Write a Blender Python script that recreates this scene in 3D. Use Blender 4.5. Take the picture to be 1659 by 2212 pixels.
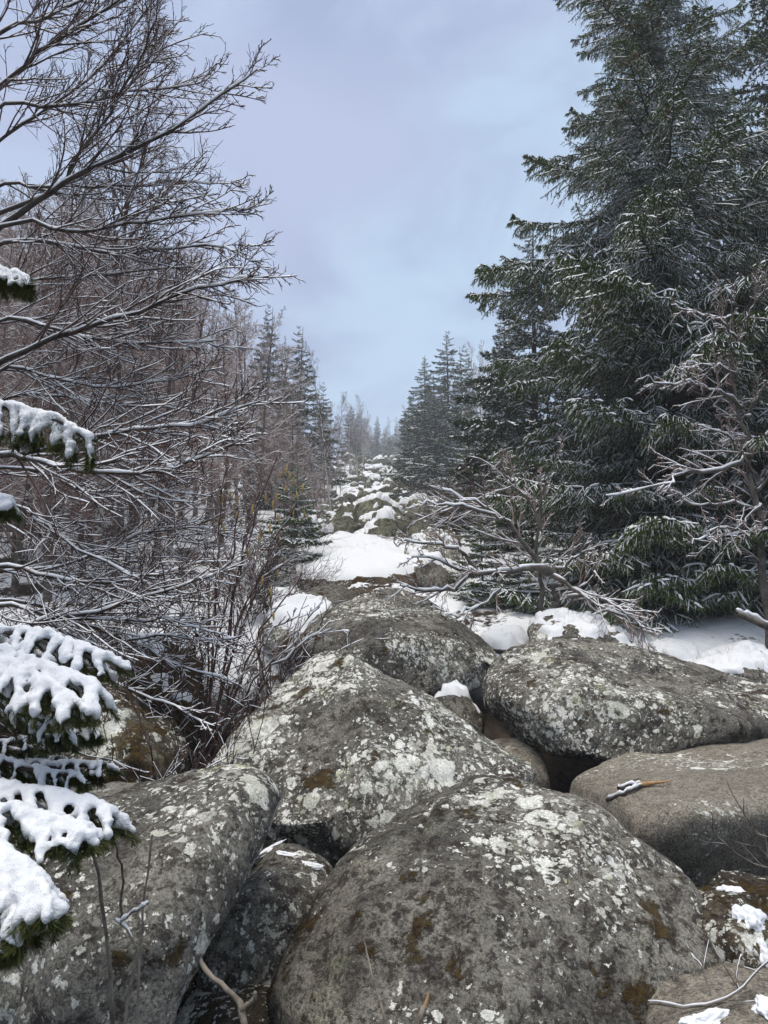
import bpy, bmesh, math
import numpy as np
from math import radians as R

for o in list(bpy.data.objects):
    bpy.data.objects.remove(o)
SC = bpy.context.scene
COL = SC.collection

# ------------------------------------------------------------------ camera
EYE, PITCH, LENS = 1.6, 9.0, 26.0
cam = bpy.data.cameras.new('camera')
cam.sensor_fit = 'VERTICAL'; cam.sensor_height = 36.0; cam.lens = LENS
cam.clip_start = 0.05; cam.clip_end = 3000
co = bpy.data.objects.new('camera', cam); COL.objects.link(co)
co.location = (0, 0, EYE); co.rotation_euler = (R(90 + PITCH), 0, 0)
SC.camera = co

# ------------------------------------------------------------------ world, sun, exposure
SUN_EL, SUN_ROT = 76.0, 205.0
W = bpy.data.worlds.new('World'); SC.world = W; W.use_nodes = True
nt = W.node_tree; nt.nodes.clear()


def N(nt, kind, ins=None, **props):
    n = nt.nodes.new(kind)
    for k, v in props.items():
        setattr(n, k, v)
    for k, v in (ins or {}).items():
        if isinstance(v, bpy.types.NodeSocket):
            nt.links.new(v, n.inputs[k])
        else:
            n.inputs[k].default_value = v
    return n


def MA(nt, op, a, b=0.0, c=0.0):
    return N(nt, 'ShaderNodeMath', {0: a, 1: b, 2: c}, operation=op).outputs[0]


def SM(nt, v, lo, hi, a=0.0, b=1.0):
    return N(nt, 'ShaderNodeMapRange', {0: v, 1: lo, 2: hi, 3: a, 4: b}, interpolation_type='SMOOTHSTEP').outputs[0]


def MX(nt, f, a, b, blend='MIX'):
    return N(nt, 'ShaderNodeMix', {0: f, 6: a, 7: b}, data_type='RGBA', blend_type=blend).outputs[2]


def VM(nt, op, a, b):
    return N(nt, 'ShaderNodeVectorMath', {0: a, 1: b}, operation=op).outputs[0]


def NZ(nt, vec, scale, detail=4.0, rough=0.55, dist=0.0, out=0):
    return N(nt, 'ShaderNodeTexNoise', {'Vector': vec, 'Scale': scale, 'Detail': detail, 'Roughness': rough, 'Distortion': dist}).outputs[out]


def C(r, g, b):
    return (r, g, b, 1.0)


sky = N(nt, 'ShaderNodeTexSky', sky_type='NISHITA', sun_disc=False, sun_elevation=R(SUN_EL), sun_rotation=R(SUN_ROT), air_density=1.0, dust_density=3.0)
tc = N(nt, 'ShaderNodeTexCoord')
cv = N(nt, 'ShaderNodeMapping', {0: tc.outputs['Generated'], 3: (1.0, 0.8, 1.5)}).outputs[0]
c1 = NZ(nt, cv, 3.4, 6.0, 0.55, 0.4)
c2 = NZ(nt, VM(nt, 'ADD', cv, (3.1, 1.7, 0.4)), 1.3, 2.0)
cl = MX(nt, SM(nt, c1, 0.38, 0.60), C(1.8, 2.2, 3.2), C(2.55, 3.35, 4.3))
cl = MX(nt, SM(nt, c2, 0.46, 0.64), cl, C(2.45, 2.75, 3.8))
skc = MX(nt, 0.90, sky.outputs[0], cl)
bg = N(nt, 'ShaderNodeBackground', {0: skc, 1: 0.1})
N(nt, 'ShaderNodeOutputWorld', {0: bg.outputs[0]})

sl = bpy.data.lights.new('sun', 'SUN'); sl.energy = 1.3; sl.angle = R(40); sl.color = (1.0, 0.92, 0.78)
so = bpy.data.objects.new('sun', sl); COL.objects.link(so)
so.rotation_euler = (R(90 - SUN_EL), 0, R(180 - SUN_ROT)); so.location = (0, -5, 30)

SC.view_settings.view_transform = 'Standard'; SC.view_settings.look = 'None'
SC.view_settings.exposure = 1.10; SC.view_settings.gamma = 1.0
SC.view_settings.use_curve_mapping = False
SC.render.engine = 'CYCLES'
cy = SC.cycles
cy.max_bounces = 5; cy.diffuse_bounces = 3; cy.glossy_bounces = 1; cy.transmission_bounces = 1; cy.volume_bounces = 1
cy.use_adaptive_sampling = True; cy.adaptive_threshold = 0.015
cy.use_denoising = True

# ------------------------------------------------------------------ picture coordinates (1659 x 2212) to places
F_PX = 2212 * LENS / 36.0
CT, ST = math.cos(R(PITCH)), math.sin(R(PITCH))


def P(px, py, d):
    a = (px - 829.5) / F_PX; b = (1106 - py) / F_PX
    yd = CT - b * ST; zd = ST + b * CT
    return np.array((a * d / yd, d, EYE + zd / yd * d))


# ------------------------------------------------------------------ noise and mesh helpers
def vnoise(p, seed=0):
    i = np.floor(p).astype(np.int64); f = p - i
    u = f * f * f * (f * (f * 6 - 15) + 10)
    res = 0
    for dx in (0, 1):
        for dy in (0, 1):
            for dz in (0, 1):
                h = ((i[:, 0] + dx) * 374761393 + (i[:, 1] + dy) * 668265263 + (i[:, 2] + dz) * 1440662683 + seed * 974634777) & 0xffffffff
                h = ((h ^ (h >> 13)) * 1274126177) & 0xffffffff
                h = h ^ (h >> 16)
                w = (u[:, 0] if dx else 1 - u[:, 0]) * (u[:, 1] if dy else 1 - u[:, 1]) * (u[:, 2] if dz else 1 - u[:, 2])
                res = res + w * ((h & 0xffff) / 32767.5 - 1.0)
    return res


def fbm(p, freq, octv=4, seed=0, gain=0.5):
    s = 0; a = 1.0
    for k in range(octv):
        s = s + a * vnoise(p * freq + 17.3 * k, seed + k); freq *= 2.03; a *= gain
    return s


def smooth(x, lo, hi):
    t = np.clip((x - lo) / (hi - lo), 0, 1)
    return t * t * (3 - 2 * t)


def unit(v):
    return v / np.maximum(np.linalg.norm(v, axis=-1, keepdims=True), 1e-9)


def mesh(name, chunks, smooth_on=True):
    """chunks: list of (V, F, material); F is (n,3) or (n,4)"""
    me = bpy.data.meshes.new(name)
    mats = []; vs = []; lv = []; ls = []; mi = []; vo = 0; lo = 0
    for V, F, m in chunks:
        if len(F) == 0:
            continue
        if m not in mats:
            mats.append(m); me.materials.append(m)
        k = F.shape[1]
        vs.append(V); lv.append((F + vo).ravel())
        ls.append(lo + np.arange(len(F)) * k); mi.append(np.full(len(F), mats.index(m)))
        vo += len(V); lo += len(F) * k
    V = np.concatenate(vs).astype(np.float32); lv = np.concatenate(lv).astype(np.int32)
    ls = np.concatenate(ls).astype(np.int32); mi = np.concatenate(mi).astype(np.int32)
    me.vertices.add(len(V)); me.vertices.foreach_set('co', V.ravel())
    me.loops.add(len(lv)); me.loops.foreach_set('vertex_index', lv)
    me.polygons.add(len(ls)); me.polygons.foreach_set('loop_start', ls)
    me.polygons.foreach_set('material_index', mi)
    me.polygons.foreach_set('use_smooth', np.full(len(ls), smooth_on))
    me.update(calc_edges=True)
    return me


def obj(name, me, parent=None, loc=(0, 0, 0), rot=(0, 0, 0), scale=(1, 1, 1)):
    o = bpy.data.objects.new(name, me); COL.objects.link(o)
    o.location = loc; o.rotation_euler = rot; o.scale = scale
    if parent is not None:
        o.parent = parent
    return o


def tag(o, label, cat, group=None):
    o['label'] = label; o['category'] = cat
    if group:
        o['group'] = group
    return o


def thing(name, label, cat, loc=(0, 0, 0), group=None, rotz=0, scale=1.0):
    return tag(obj(name, None, None, loc, (0, 0, rotz), (scale,) * 3), label, cat, group)


# ------------------------------------------------------------------ branch helpers (all vectorised over many branches)
def grow(rng, P0, D0, L, n, wig=0.15, trop=0.0):
    M = len(P0); pts = np.zeros((M, n, 3)); pts[:, 0] = P0
    d = unit(D0.copy()); st = (np.asarray(L) * np.ones(M) / (n - 1))[:, None]
    tv = np.array((0, 0, 1.0))
    for i in range(1, n):
        d = unit(d + rng.normal(0, wig, (M, 3)) + tv * trop)
        pts[:, i] = pts[:, i - 1] + d * st
    return pts


def resample(pl, n, rng=None, wob=0.0):
    pl = np.asarray(pl, float); m = len(pl)
    t = np.linspace(0, m - 1, n); out = np.zeros((n, 3))
    for j, tt in enumerate(t):
        i = min(int(tt), m - 2); f = tt - i
        p0 = pl[max(i - 1, 0)]; p1 = pl[i]; p2 = pl[i + 1]; p3 = pl[min(i + 2, m - 1)]
        out[j] = 0.5 * (2 * p1 + (p2 - p0) * f + (2 * p0 - 5 * p1 + 4 * p2 - p3) * f * f + (3 * p1 - p0 - 3 * p2 + p3) * f ** 3)
    if rng is not None:
        out[1:] += np.cumsum(rng.normal(0, wob, (n - 1, 3)), 0) * 0.5 + rng.normal(0, wob, (n - 1, 3))
    return out


def taper(r0, r1, M, n, pw=1.0):
    t = np.linspace(0, 1, n)[None] ** pw
    r0 = (np.asarray(r0) * np.ones(M))[:, None]; r1 = (np.asarray(r1) * np.ones(M))[:, None]
    return r0 + (r1 - r0) * t


def kids(rng, pts, rad, k, t0=0.15, t1=1.0, a0=25, a1=60, flat=0.0, updir=None):
    Np, n, _ = pts.shape
    t = t0 + (t1 - t0) * (np.arange(k)[None] + rng.random((Np, k))) / k
    x = t * (n - 1); i = np.minimum(x.astype(int), n - 2); f = (x - i)[..., None]
    ar = np.arange(Np)[:, None]
    p = pts[ar, i] * (1 - f) + pts[ar, i + 1] * f
    tan = unit(pts[ar, i + 1] - pts[ar, i])
    r = rad[ar, i] * (1 - f[..., 0]) + rad[ar, i + 1] * f[..., 0]
    pr = rng.normal(size=p.shape)
    if flat > 0:
        side = np.cross(tan, np.array((0, 0, 1.0)))
        side = unit(side) * np.where((np.arange(k)[None] + rng.integers(0, 2, (Np, 1))) % 2, 1, -1)[..., None]
        pr = unit(pr) * (1 - flat) + side * flat
    pr = unit(pr - (pr * tan).sum(-1, keepdims=True) * tan)
    a = np.radians(a0 + (a1 - a0) * rng.random((Np, k)))[..., None]
    d = tan * np.cos(a) + pr * np.sin(a)
    return p.reshape(-1, 3), d.reshape(-1, 3), r.ravel(), t.ravel()


def tube(pts, rad, k=3):
    M, n, _ = pts.shape
    tan = np.empty_like(pts)
    tan[:, 1:-1] = pts[:, 2:] - pts[:, :-2]; tan[:, 0] = pts[:, 1] - pts[:, 0]; tan[:, -1] = pts[:, -1] - pts[:, -2]
    tan = unit(tan)
    ref = np.where(np.abs(tan[:, :1, 2:3]) > 0.9, np.array((1.0, 0, 0)), np.array((0, 0, 1.0)))
    u = unit(np.cross(tan, ref)); v = np.cross(u, tan)
    an = np.arange(k) * 2 * np.pi / k + np.pi / 2
    V = pts[:, :, None] + rad[:, :, None, None] * (np.cos(an)[None, None, :, None] * u[:, :, None] + np.sin(an)[None, None, :, None] * v[:, :, None])
    base = (np.arange(M)[:, None, None] * n + np.arange(n - 1)[None, :, None]) * k
    j = np.arange(k)[None, None]; j2 = (j + 1) % k
    F = np.stack([base + j, base + j2, base + k + j2, base + k + j], -1).reshape(-1, 4)
    return V.reshape(-1, 3), F


def snow_on(rng, pts, rad, th, k=3, keep=0.85, lift=0.75):
    M, n, _ = pts.shape
    tan = np.gradient(pts, axis=1); tan = unit(tan)
    s = th * (0.45 + 0.9 * rng.random((M, n))) * np.clip(1.15 - 1.25 * tan[..., 2] ** 2, 0, 1)
    s = s * (rng.random((M, n)) < keep + 0.3) * (rng.random((M, 1)) < min(keep + 0.1, 1.0))
    s[:, 0] *= 0.3; s[:, -1] *= 0.45
    s = np.where(s > 0, s + 0.15 * rad, 0)
    p = pts.copy(); p[..., 2] += rad * lift + s * 0.45 - np.where(s > 0, 0, rad)
    return tube(p, np.maximum(s, 1e-5), k)


def needles(rng, pts, K, length, width, fwd=0.75):
    M, n, _ = pts.shape
    t = rng.random((M, n - 1, K, 1))
    a = pts[:, :-1, None]; b = pts[:, 1:, None]
    p = a * (1 - t) + b * t; ax = unit(b - a) * np.ones_like(p)
    pr = rng.normal(size=p.shape); pr = unit(pr - (pr * ax).sum(-1, keepdims=True) * ax)
    ln = length * (0.7 + 0.6 * rng.random(t.shape))
    tip = p + unit(ax * fwd + pr) * ln
    sd = unit(np.cross(ax, pr)) * width * 0.5
    V = np.stack([p - sd, p + sd, tip], -2).reshape(-1, 3)
    return V, np.arange(len(V)).reshape(-1, 3)


def merge(parts):
    vs = []; fs = []; o = 0
    for V, F in parts:
        vs.append(V); fs.append(F + o); o += len(V)
    return np.concatenate(vs), np.concatenate(fs)


# ------------------------------------------------------------------ materials
def new_mat(name):
    m = bpy.data.materials.new(name); m.use_nodes = True
    t = m.node_tree; t.nodes.clear()
    return m, t


def finish(t, col, rough=0.85, normal=None, spec=0.25, **kw):
    ins = {'Base Color': col, 'Roughness': rough, 'Specular IOR Level': spec}
    if normal is not None:
        ins['Normal'] = normal
    ins.update(kw)
    b = N(t, 'ShaderNodeBsdfPrincipled', ins)
    N(t, 'ShaderNodeOutputMaterial', {0: b.outputs[0]})


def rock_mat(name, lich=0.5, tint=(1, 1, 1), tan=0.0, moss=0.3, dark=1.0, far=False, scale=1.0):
    m, t = new_mat(name)
    tcn = N(t, 'ShaderNodeTexCoord'); oi = N(t, 'ShaderNodeObjectInfo')
    off = N(t, 'ShaderNodeCombineXYZ', {0: MA(t, 'MULTIPLY', oi.outputs['Random'], 31.0), 1: MA(t, 'MULTIPLY', oi.outputs['Random'], 17.0), 2: 3.0}).outputs[0]
    v = VM(t, 'ADD', tcn.outputs['Object'], off)
    if scale != 1.0:
        v = VM(t, 'MULTIPLY', v, (scale,) * 3)
    w1 = VM(t, 'SUBTRACT', NZ(t, v, 7.0, 3.0, out=1), (0.5, 0.5, 0.5))
    w2 = VM(t, 'SUBTRACT', NZ(t, v, 34.0, 3.0, 0.7, out=1), (0.5, 0.5, 0.5))
    wv = VM(t, 'ADD', v, VM(t, 'ADD', VM(t, 'MULTIPLY', w1, (0.11,) * 3), VM(t, 'MULTIPLY', w2, (0.055,) * 3)))
    n1 = NZ(t, v, 1.5, 7.0, 0.62)
    n2 = NZ(t, v, 5.5, 7.0, 0.68)
    gr = NZ(t, v, 70.0, 5.0, 0.75)
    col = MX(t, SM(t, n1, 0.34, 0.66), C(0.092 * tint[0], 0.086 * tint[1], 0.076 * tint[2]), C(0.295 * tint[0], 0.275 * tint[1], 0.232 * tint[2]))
    if tan:
        col = MX(t, tan, col, C(0.36, 0.315, 0.25))
    col = MX(t, MA(t, 'MULTIPLY', SM(t, n2, 0.50, 0.64), 0.75 * dark), col, C(0.055, 0.044, 0.042))
    n3 = NZ(t, VM(t, 'ADD', v, (7, 3, 1)), 3.2, 7.0, 0.7)
    col = MX(t, MA(t, 'MULTIPLY', SM(t, n3, 0.54, 0.68), 0.4), col, C(0.26, 0.27, 0.19))
    g3 = SM(t, gr, 0.28, 0.72, 0.30, 1.7)
    gcol = N(t, 'ShaderNodeCombineColor', {0: g3, 1: g3, 2: g3}).outputs[0]
    col = MX(t, 1.0, col, gcol, 'MULTIPLY')
    mot = NZ(t, wv, 16.0, 5.0, 0.72)
    col = MX(t, MA(t, 'MULTIPLY', SM(t, mot, 0.51, 0.57), 0.82 * dark), col, C(0.036, 0.028, 0.024))
    mo2 = NZ(t, VM(t, 'ADD', wv, (4, 8, 2)), 22.0, 5.0, 0.72)
    col = MX(t, MA(t, 'MULTIPLY', SM(t, mo2, 0.57, 0.62), 0.5), col, C(0.40 * tint[0], 0.38 * tint[1], 0.31 * tint[2]))
    # crustose lichen rosettes at three sizes
    dens = NZ(t, VM(t, 'ADD', v, (2, 9, 5)), 1.1, 3.0)
    lm = None
    for sc, rad, th, hole in ((2.2, 0.42, 0.86, True), (4.6, 0.46, 0.72, True), (9.5, 0.50, 0.60, True), (22.0, 0.52, 0.50, False), (46.0, 0.52, 0.50, False)) if not far else ((3.0, 0.5, 0.6, False), (8.0, 0.5, 0.55, False)):
        vo = N(t, 'ShaderNodeTexVoronoi', {'Vector': wv, 'Scale': sc, 'Randomness': 1.0})
        sp = N(t, 'ShaderNodeSeparateColor', {0: vo.outputs['Color']})
        lim = MA(t, 'SUBTRACT', th + 0.36 - 0.52 * lich, MA(t, 'MULTIPLY', MA(t, 'SUBTRACT', dens, 0.5), 2.3))
        rr = MA(t, 'MULTIPLY', SM(t, sp.outputs[0], lim, MA(t, 'ADD', lim, 0.45)), rad)
        dd = MA(t, 'ADD', vo.outputs['Distance'], MA(t, 'MULTIPLY', MA(t, 'SUBTRACT', gr, 0.5), 0.22))
        k = SM(t, MA(t, 'SUBTRACT', rr, dd), 0.0, 0.03)
        if hole:
            hr = MA(t, 'MULTIPLY', MA(t, 'MULTIPLY', rr, MA(t, 'GREATER_THAN', sp.outputs[1], 0.55)), 0.42)
            k = MA(t, 'MULTIPLY', k, SM(t, MA(t, 'SUBTRACT', dd, hr), -0.03, 0.05))
        k = MA(t, 'MULTIPLY', k, SM(t, sp.outputs[2], 0.1, 0.3, 0.55, 1.0))
        lm = k if lm is None else MA(t, 'MAXIMUM', lm, k)
    lcol = MX(t, SM(t, n2, 0.42, 0.6), C(0.90, 0.885, 0.81), C(0.60, 0.595, 0.50))
    yel = SM(t, NZ(t, VM(t, 'ADD', v, (5, 5, 8)), 4.5, 3.0), 0.62, 0.70)
    lcol = MX(t, MA(t, 'MULTIPLY', yel, 0.7), lcol, C(0.42, 0.43, 0.15))
    lcol = MX(t, 0.6, lcol, gcol, 'MULTIPLY')
    col = MX(t, lm, col, lcol)
    # rusty dry moss cushions
    n4 = NZ(t, VM(t, 'ADD', v, (1, 4, 9)), 2.3, 8.0, 0.68)
    mm = MA(t, 'MULTIPLY', SM(t, n4, 0.70 - 0.22 * moss, 0.745 - 0.22 * moss), 0.92)
    mcol = MX(t, SM(t, NZ(t, v, 38.0, 5.0, 0.7), 0.38, 0.62), C(0.036, 0.018, 0.007), C(0.085, 0.055, 0.012))
    col = MX(t, mm, col, mcol)
    h = MA(t, 'ADD', MA(t, 'MULTIPLY', gr, 0.55), MA(t, 'ADD', MA(t, 'MULTIPLY', lm, 0.22), MA(t, 'ADD', MA(t, 'MULTIPLY', mm, 0.7), MA(t, 'MULTIPLY', n2, 0.9))))
    bp = N(t, 'ShaderNodeBump', {'Strength': 0.9, 'Distance': 0.03 if not far else 0.06, 'Height': h}).outputs[0]
    finish(t, col, 0.9, bp, 0.2)
    return m


def snow_mat(name, fine=60.0):
    m, t = new_mat(name)
    v = N(t, 'ShaderNodeTexCoord').outputs['Object']
    a = NZ(t, v, fine, 4.0, 0.7)
    col = MX(t, SM(t, a, 0.3, 0.7), C(0.78, 0.795, 0.82), C(0.87, 0.875, 0.885))
    bp = N(t, 'ShaderNodeBump', {'Strength': 0.6, 'Distance': 0.010, 'Height': MA(t, 'ADD', a, NZ(t, v, fine * 0.2, 3.0))}).outputs[0]
    finish(t, col, 0.65, bp, 0.3)
    return m


def plain(name, c0, c1, sc=8.0, rough=0.9, bump=0.0, lo=0.35, hi=0.65, stretch=(1, 1, 1)):
    m, t = new_mat(name)
    v = N(t, 'ShaderNodeMapping', {0: N(t, 'ShaderNodeTexCoord').outputs['Object'], 3: stretch}).outputs[0]
    a = NZ(t, v, sc, 6.0, 0.65)
    col = MX(t, SM(t, a, lo, hi), C(*c0), C(*c1))
    bp = N(t, 'ShaderNodeBump', {'Strength': 0.7, 'Distance': bump, 'Height': a}).outputs[0] if bump else None
    finish(t, col, rough, bp, 0.2)
    return m


M_ROCK = rock_mat('lichen_rock', 0.58, moss=0.55)
M_ROCKD = rock_mat('dense_lichen_rock', 0.70, moss=0.5, dark=0.9)
M_SLAB = rock_mat('tan_rock', 0.40, tan=0.6, moss=0.2, dark=0.4)
M_MOSS = rock_mat('mossy_rock', 0.35, tint=(0.5, 0.45, 0.36), moss=0.98, dark=1.0)
M_BROWN = rock_mat('brown_rock', 0.15, tan=0.7, moss=0.3, dark=0.6)
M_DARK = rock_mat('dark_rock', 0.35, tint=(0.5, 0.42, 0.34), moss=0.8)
M_FAR = rock_mat('field_rock', 0.5, tint=(0.8, 0.86, 0.72), moss=0.3, far=True)
M_SNOW = snow_mat('snow')
M_SNOWT = plain('branch_snow', (0.84, 0.86, 0.90), (0.92, 0.925, 0.93), 20.0, 0.65)
M_BARK = plain('dark_bark', (0.035, 0.026, 0.021), (0.085, 0.068, 0.055), 9.0, 0.9, 0.01)
M_BARKG = plain('grey_bark', (0.07, 0.06, 0.052), (0.17, 0.15, 0.13), 9.0, 0.9, 0.01)
M_TWIG = plain('red_twig', (0.06, 0.035, 0.03), (0.14, 0.085, 0.07), 5.0)
M_TWIGP = plain('purple_twig', (0.20, 0.13, 0.112), (0.37, 0.27, 0.24), 3.0)
M_BIRCH = plain('birch_bark', (0.05, 0.045, 0.04), (0.52, 0.50, 0.46), 7.0, 0.8, 0.005, 0.42, 0.5, (1, 1, 2.5))
M_NEED = plain('spruce_needles', (0.028, 0.056, 0.015), (0.110, 0.158, 0.038), 1.6, 0.75)
M_NEEDF = plain('far_spruce_needles', (0.025, 0.042, 0.022), (0.07, 0.092, 0.045), 1.0, 0.75)
M_NEEDN = plain('young_spruce_needles', (0.035, 0.05, 0.014), (0.11, 0.125, 0.035), 9.0, 0.6)
M_DEAD = plain('dry_wood', (0.10, 0.085, 0.07), (0.30, 0.26, 0.21), 12.0, 0.9, 0.006)
M_SPLIT = plain('split_wood', (0.30, 0.16, 0.07), (0.50, 0.33, 0.17), 25.0, 0.8, 0.003)
M_CATK = plain('catkin', (0.34, 0.22, 0.07), (0.55, 0.40, 0.15), 60.0)
M_CONE = plain('spruce_cone', (0.10, 0.05, 0.025), (0.22, 0.12, 0.06), 60.0)
M_LEAF = plain('dead_leaf', (0.22, 0.10, 0.05), (0.40, 0.22, 0.13), 15.0)

# ------------------------------------------------------------------ ground
ZD = np.array([-80, -20, 0, 1.5, 3.0, 6.0, 8.0, 9.4, 10.8, 14, 20, 38, 75, 105, 150, 230, 420])
ZZ = np.array([-4, -0.6, 0.0, -0.5, -1.0, -0.95, -0.4, 0.6, 1.35, 2.15, 3.75, 7.4, 17.0, 26.0, 33, 36, 30])


def terr(x, y):
    x = np.asarray(x, float); y = np.asarray(y, float)
    z = np.interp(y, ZD, ZZ)
    p = np.stack([x.ravel(), y.ravel(), np.zeros(x.size)], 1)
    s = np.clip((y - 5) / 15, 0, 1)
    n = fbm(p, 0.16, 3, 5).reshape(x.shape) * (0.12 + 0.3 * s) + fbm(p, 0.9, 3, 9).reshape(x.shape) * 0.10
    side = np.clip((np.abs(x) - 8) / 30, 0, 1)
    return z + n + side * 1.2 * s


def tz(x, y):
    return float(terr(np.array([x]), np.array([y]))[0])


gx = np.concatenate([np.linspace(-260, -34, 24), np.linspace(-32, 32, 161), np.linspace(34, 260, 24)])
gy = np.concatenate([np.linspace(-78, -10, 14), np.linspace(-8, 40, 161), np.linspace(41, 150, 90), np.linspace(155, 415, 30)])
GX, GY = np.meshgrid(gx, gy)
GV = np.stack([GX, GY, terr(GX, GY)], -1).reshape(-1, 3)
nx, ny = len(gx), len(gy)
ii = (np.arange(ny - 1)[:, None] * nx + np.arange(nx - 1)[None]).ravel()
GF = np.stack([ii, ii + 1, ii + nx + 1, ii + nx], 1)


def ground_mat():
    m, t = new_mat('snowy_forest_floor')
    v = N(t, 'ShaderNodeTexCoord').outputs['Object']
    a = NZ(t, v, 0.55, 8.0, 0.68); b = NZ(t, v, 9.0, 6.0, 0.7)
    sx = N(t, 'ShaderNodeSeparateXYZ', {0: v})
    near = SM(t, sx.outputs[1], 9.3, 10.0)  # no snow close in, so ground in the boulder gaps stays dark
    soil_and_shade = MX(t, SM(t, b, 0.35, 0.65), C(0.016, 0.012, 0.009), C(0.062, 0.044, 0.030))  # forest soil, its colour darkened to paint the shade in boulder gaps
    snow = MX(t, SM(t, b, 0.3, 0.7), C(0.76, 0.78, 0.81), C(0.87, 0.875, 0.885))
    k = MA(t, 'MULTIPLY', SM(t, MA(t, 'ADD', MA(t, 'ADD', a, SM(t, sx.outputs[0], -5.0, -2.5, -0.075, 0.0)), MA(t, 'MULTIPLY', b, 0.35)), 0.54, 0.62), near)
    bp = N(t, 'ShaderNodeBump', {'Strength': 0.6, 'Distance': 0.05, 'Height': b}).outputs[0]
    finish(t, MX(t, k, soil_and_shade, snow), 0.85, bp)
    return m


g = obj('ground', mesh('ground', [(GV, GF, ground_mat())])); g['kind'] = 'structure'

# ------------------------------------------------------------------ boulders
_ico = {}


def ico(n):
    if n not in _ico:
        bm = bmesh.new(); bmesh.ops.create_icosphere(bm, subdivisions=n, radius=1.0)
        V = np.array([v.co[:] for v in bm.verts]); F = np.array([[v.index for v in f.verts] for f in bm.faces]); bm.free()
        _ico[n] = (unit(V), F)
    return _ico[n]


def hull_planes(pts):
    bm = bmesh.new()
    for p in pts:
        bm.verts.new(p)
    bmesh.ops.convex_hull(bm, input=bm.verts[:], use_existing_faces=False)
    bm.normal_update()
    out = []; hv = set()
    for f in bm.faces:
        n = np.array(f.normal[:]); c = np.array(f.calc_center_median()[:]); ar = f.calc_area()
        for v in f.verts:
            hv.add(tuple(v.co))
        for o in out:
            if np.dot(o[0], n) > 0.985 and abs(np.dot(o[0], c - o[1])) < 0.12:
                break
        else:
            if ar > 1e-4:
                out.append((n, c))
    bm.free()
    return out, np.array(sorted(hv))


def normals(V, F):
    fn = np.cross(V[F[:, 1]] - V[F[:, 0]], V[F[:, 2]] - V[F[:, 0]])
    vn = np.zeros_like(V)
    for k in range(F.shape[1]):
        np.add.at(vn, F[:, k], fn)
    return unit(vn)


def rock_shape(pts, res=6, p=11, amp=1.0, seed=0, cuts=12):
    pts = np.asarray(pts, float)
    planes, hv = hull_planes([tuple(q) for q in pts])
    c = (hv.min(0) + hv.max(0)) * 0.35 + hv.mean(0) * 0.30
    U, F = ico(res)
    s = np.zeros(len(U))
    for n, q in planes:
        d = np.dot(n, q - c)
        if d < 0.01:
            n, d = -n, -d
        d = max(d, 0.03)
        s += np.maximum(U @ n / d, 0) ** p
    V = U * (s ** (-1.0 / p))[:, None]
    lo, hi = V.min(0), V.max(0); hl, hh = hv.min(0) - c, hv.max(0) - c
    V = np.where(V > 0, V * (hh / hi), V * (hl / lo))
    size = np.mean(hh - hl) * 0.5
    rg = np.random.default_rng(seed + 900)
    for _ in range(cuts):                       # frost-split facets
        nn = unit(rg.normal(size=3)); dd = V @ nn; lim = dd.max() * (0.84 + 0.13 * rg.random())
        lim = lim + 0.05 * size * vnoise(V / size * 1.3, seed + 77)
        ex = np.maximum(dd - lim, 0)
        V = V - np.outer(ex * 0.9, nn)
    n = normals(V, F)
    q = V / size
    disp = 0.050 * fbm(q, 1.2, 2, seed) + 0.026 * fbm(q, 2.9, 3, seed + 7) + 0.013 * fbm(q, 8.5, 3, seed + 13) + 0.006 * fbm(q, 24.0, 3, seed + 17)
    wq = q + 0.25 * np.stack([vnoise(q * 2.2, seed + 41), vnoise(q * 2.2, seed + 42), vnoise(q * 2.2, seed + 43)], 1)
    rid = 1 - np.abs(vnoise(wq * 1.5 + 3.3, seed + 21)); rid = np.clip((rid - 0.955) / 0.045, 0, 1)
    disp -= 0.035 * rid * smooth(vnoise(q * 2.0, seed + 31), 0.05, 0.3)
    disp += 0.020 * smooth(vnoise(wq * 1.1 + 9.1, seed + 51), 0.0, 0.12)      # low ledges
    V = V + n * (disp * amp * size)[:, None]
    return V + c, F


def snow_cap(V, F, thick, bias=0.0, seed=0, freq=2.5, region=None, namp=0.28):
    n = normals(V, F)
    f = n[:, 2] + bias + namp * fbm(V, freq, 3, seed)
    if region is not None:
        f = f + region(V)
    m = smooth(f, 0.72, 0.98)
    k = m > 0.001
    keep = k[F].any(1)
    Vs = V + n * (m * thick * 0.35 - np.where(k, 0.0, 0.006))[:, None]
    Vs[:, 2] += m * thick * (0.75 + 0.3 * vnoise(V * 6, seed + 3))
    F2 = F[keep]
    u, inv = np.unique(F2, return_inverse=True)
    return Vs[u], inv.reshape(F2.shape)


def pieces(V, F, least=40):
    if not len(F):
        return []
    lab = np.arange(len(V))
    while True:
        m = lab[F].min(1); new = lab.copy()
        for k in range(3):
            np.minimum.at(new, F[:, k], m)
        new = new[new]
        if (new == lab).all():
            break
        lab = new
    out = []
    fl = lab[F[:, 0]]
    for L in np.unique(fl):
        f = F[fl == L]
        if len(f) >= least:
            u, inv = np.unique(f, return_inverse=True)
            out.append((V[u], inv.reshape(f.shape)))
    return out


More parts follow.
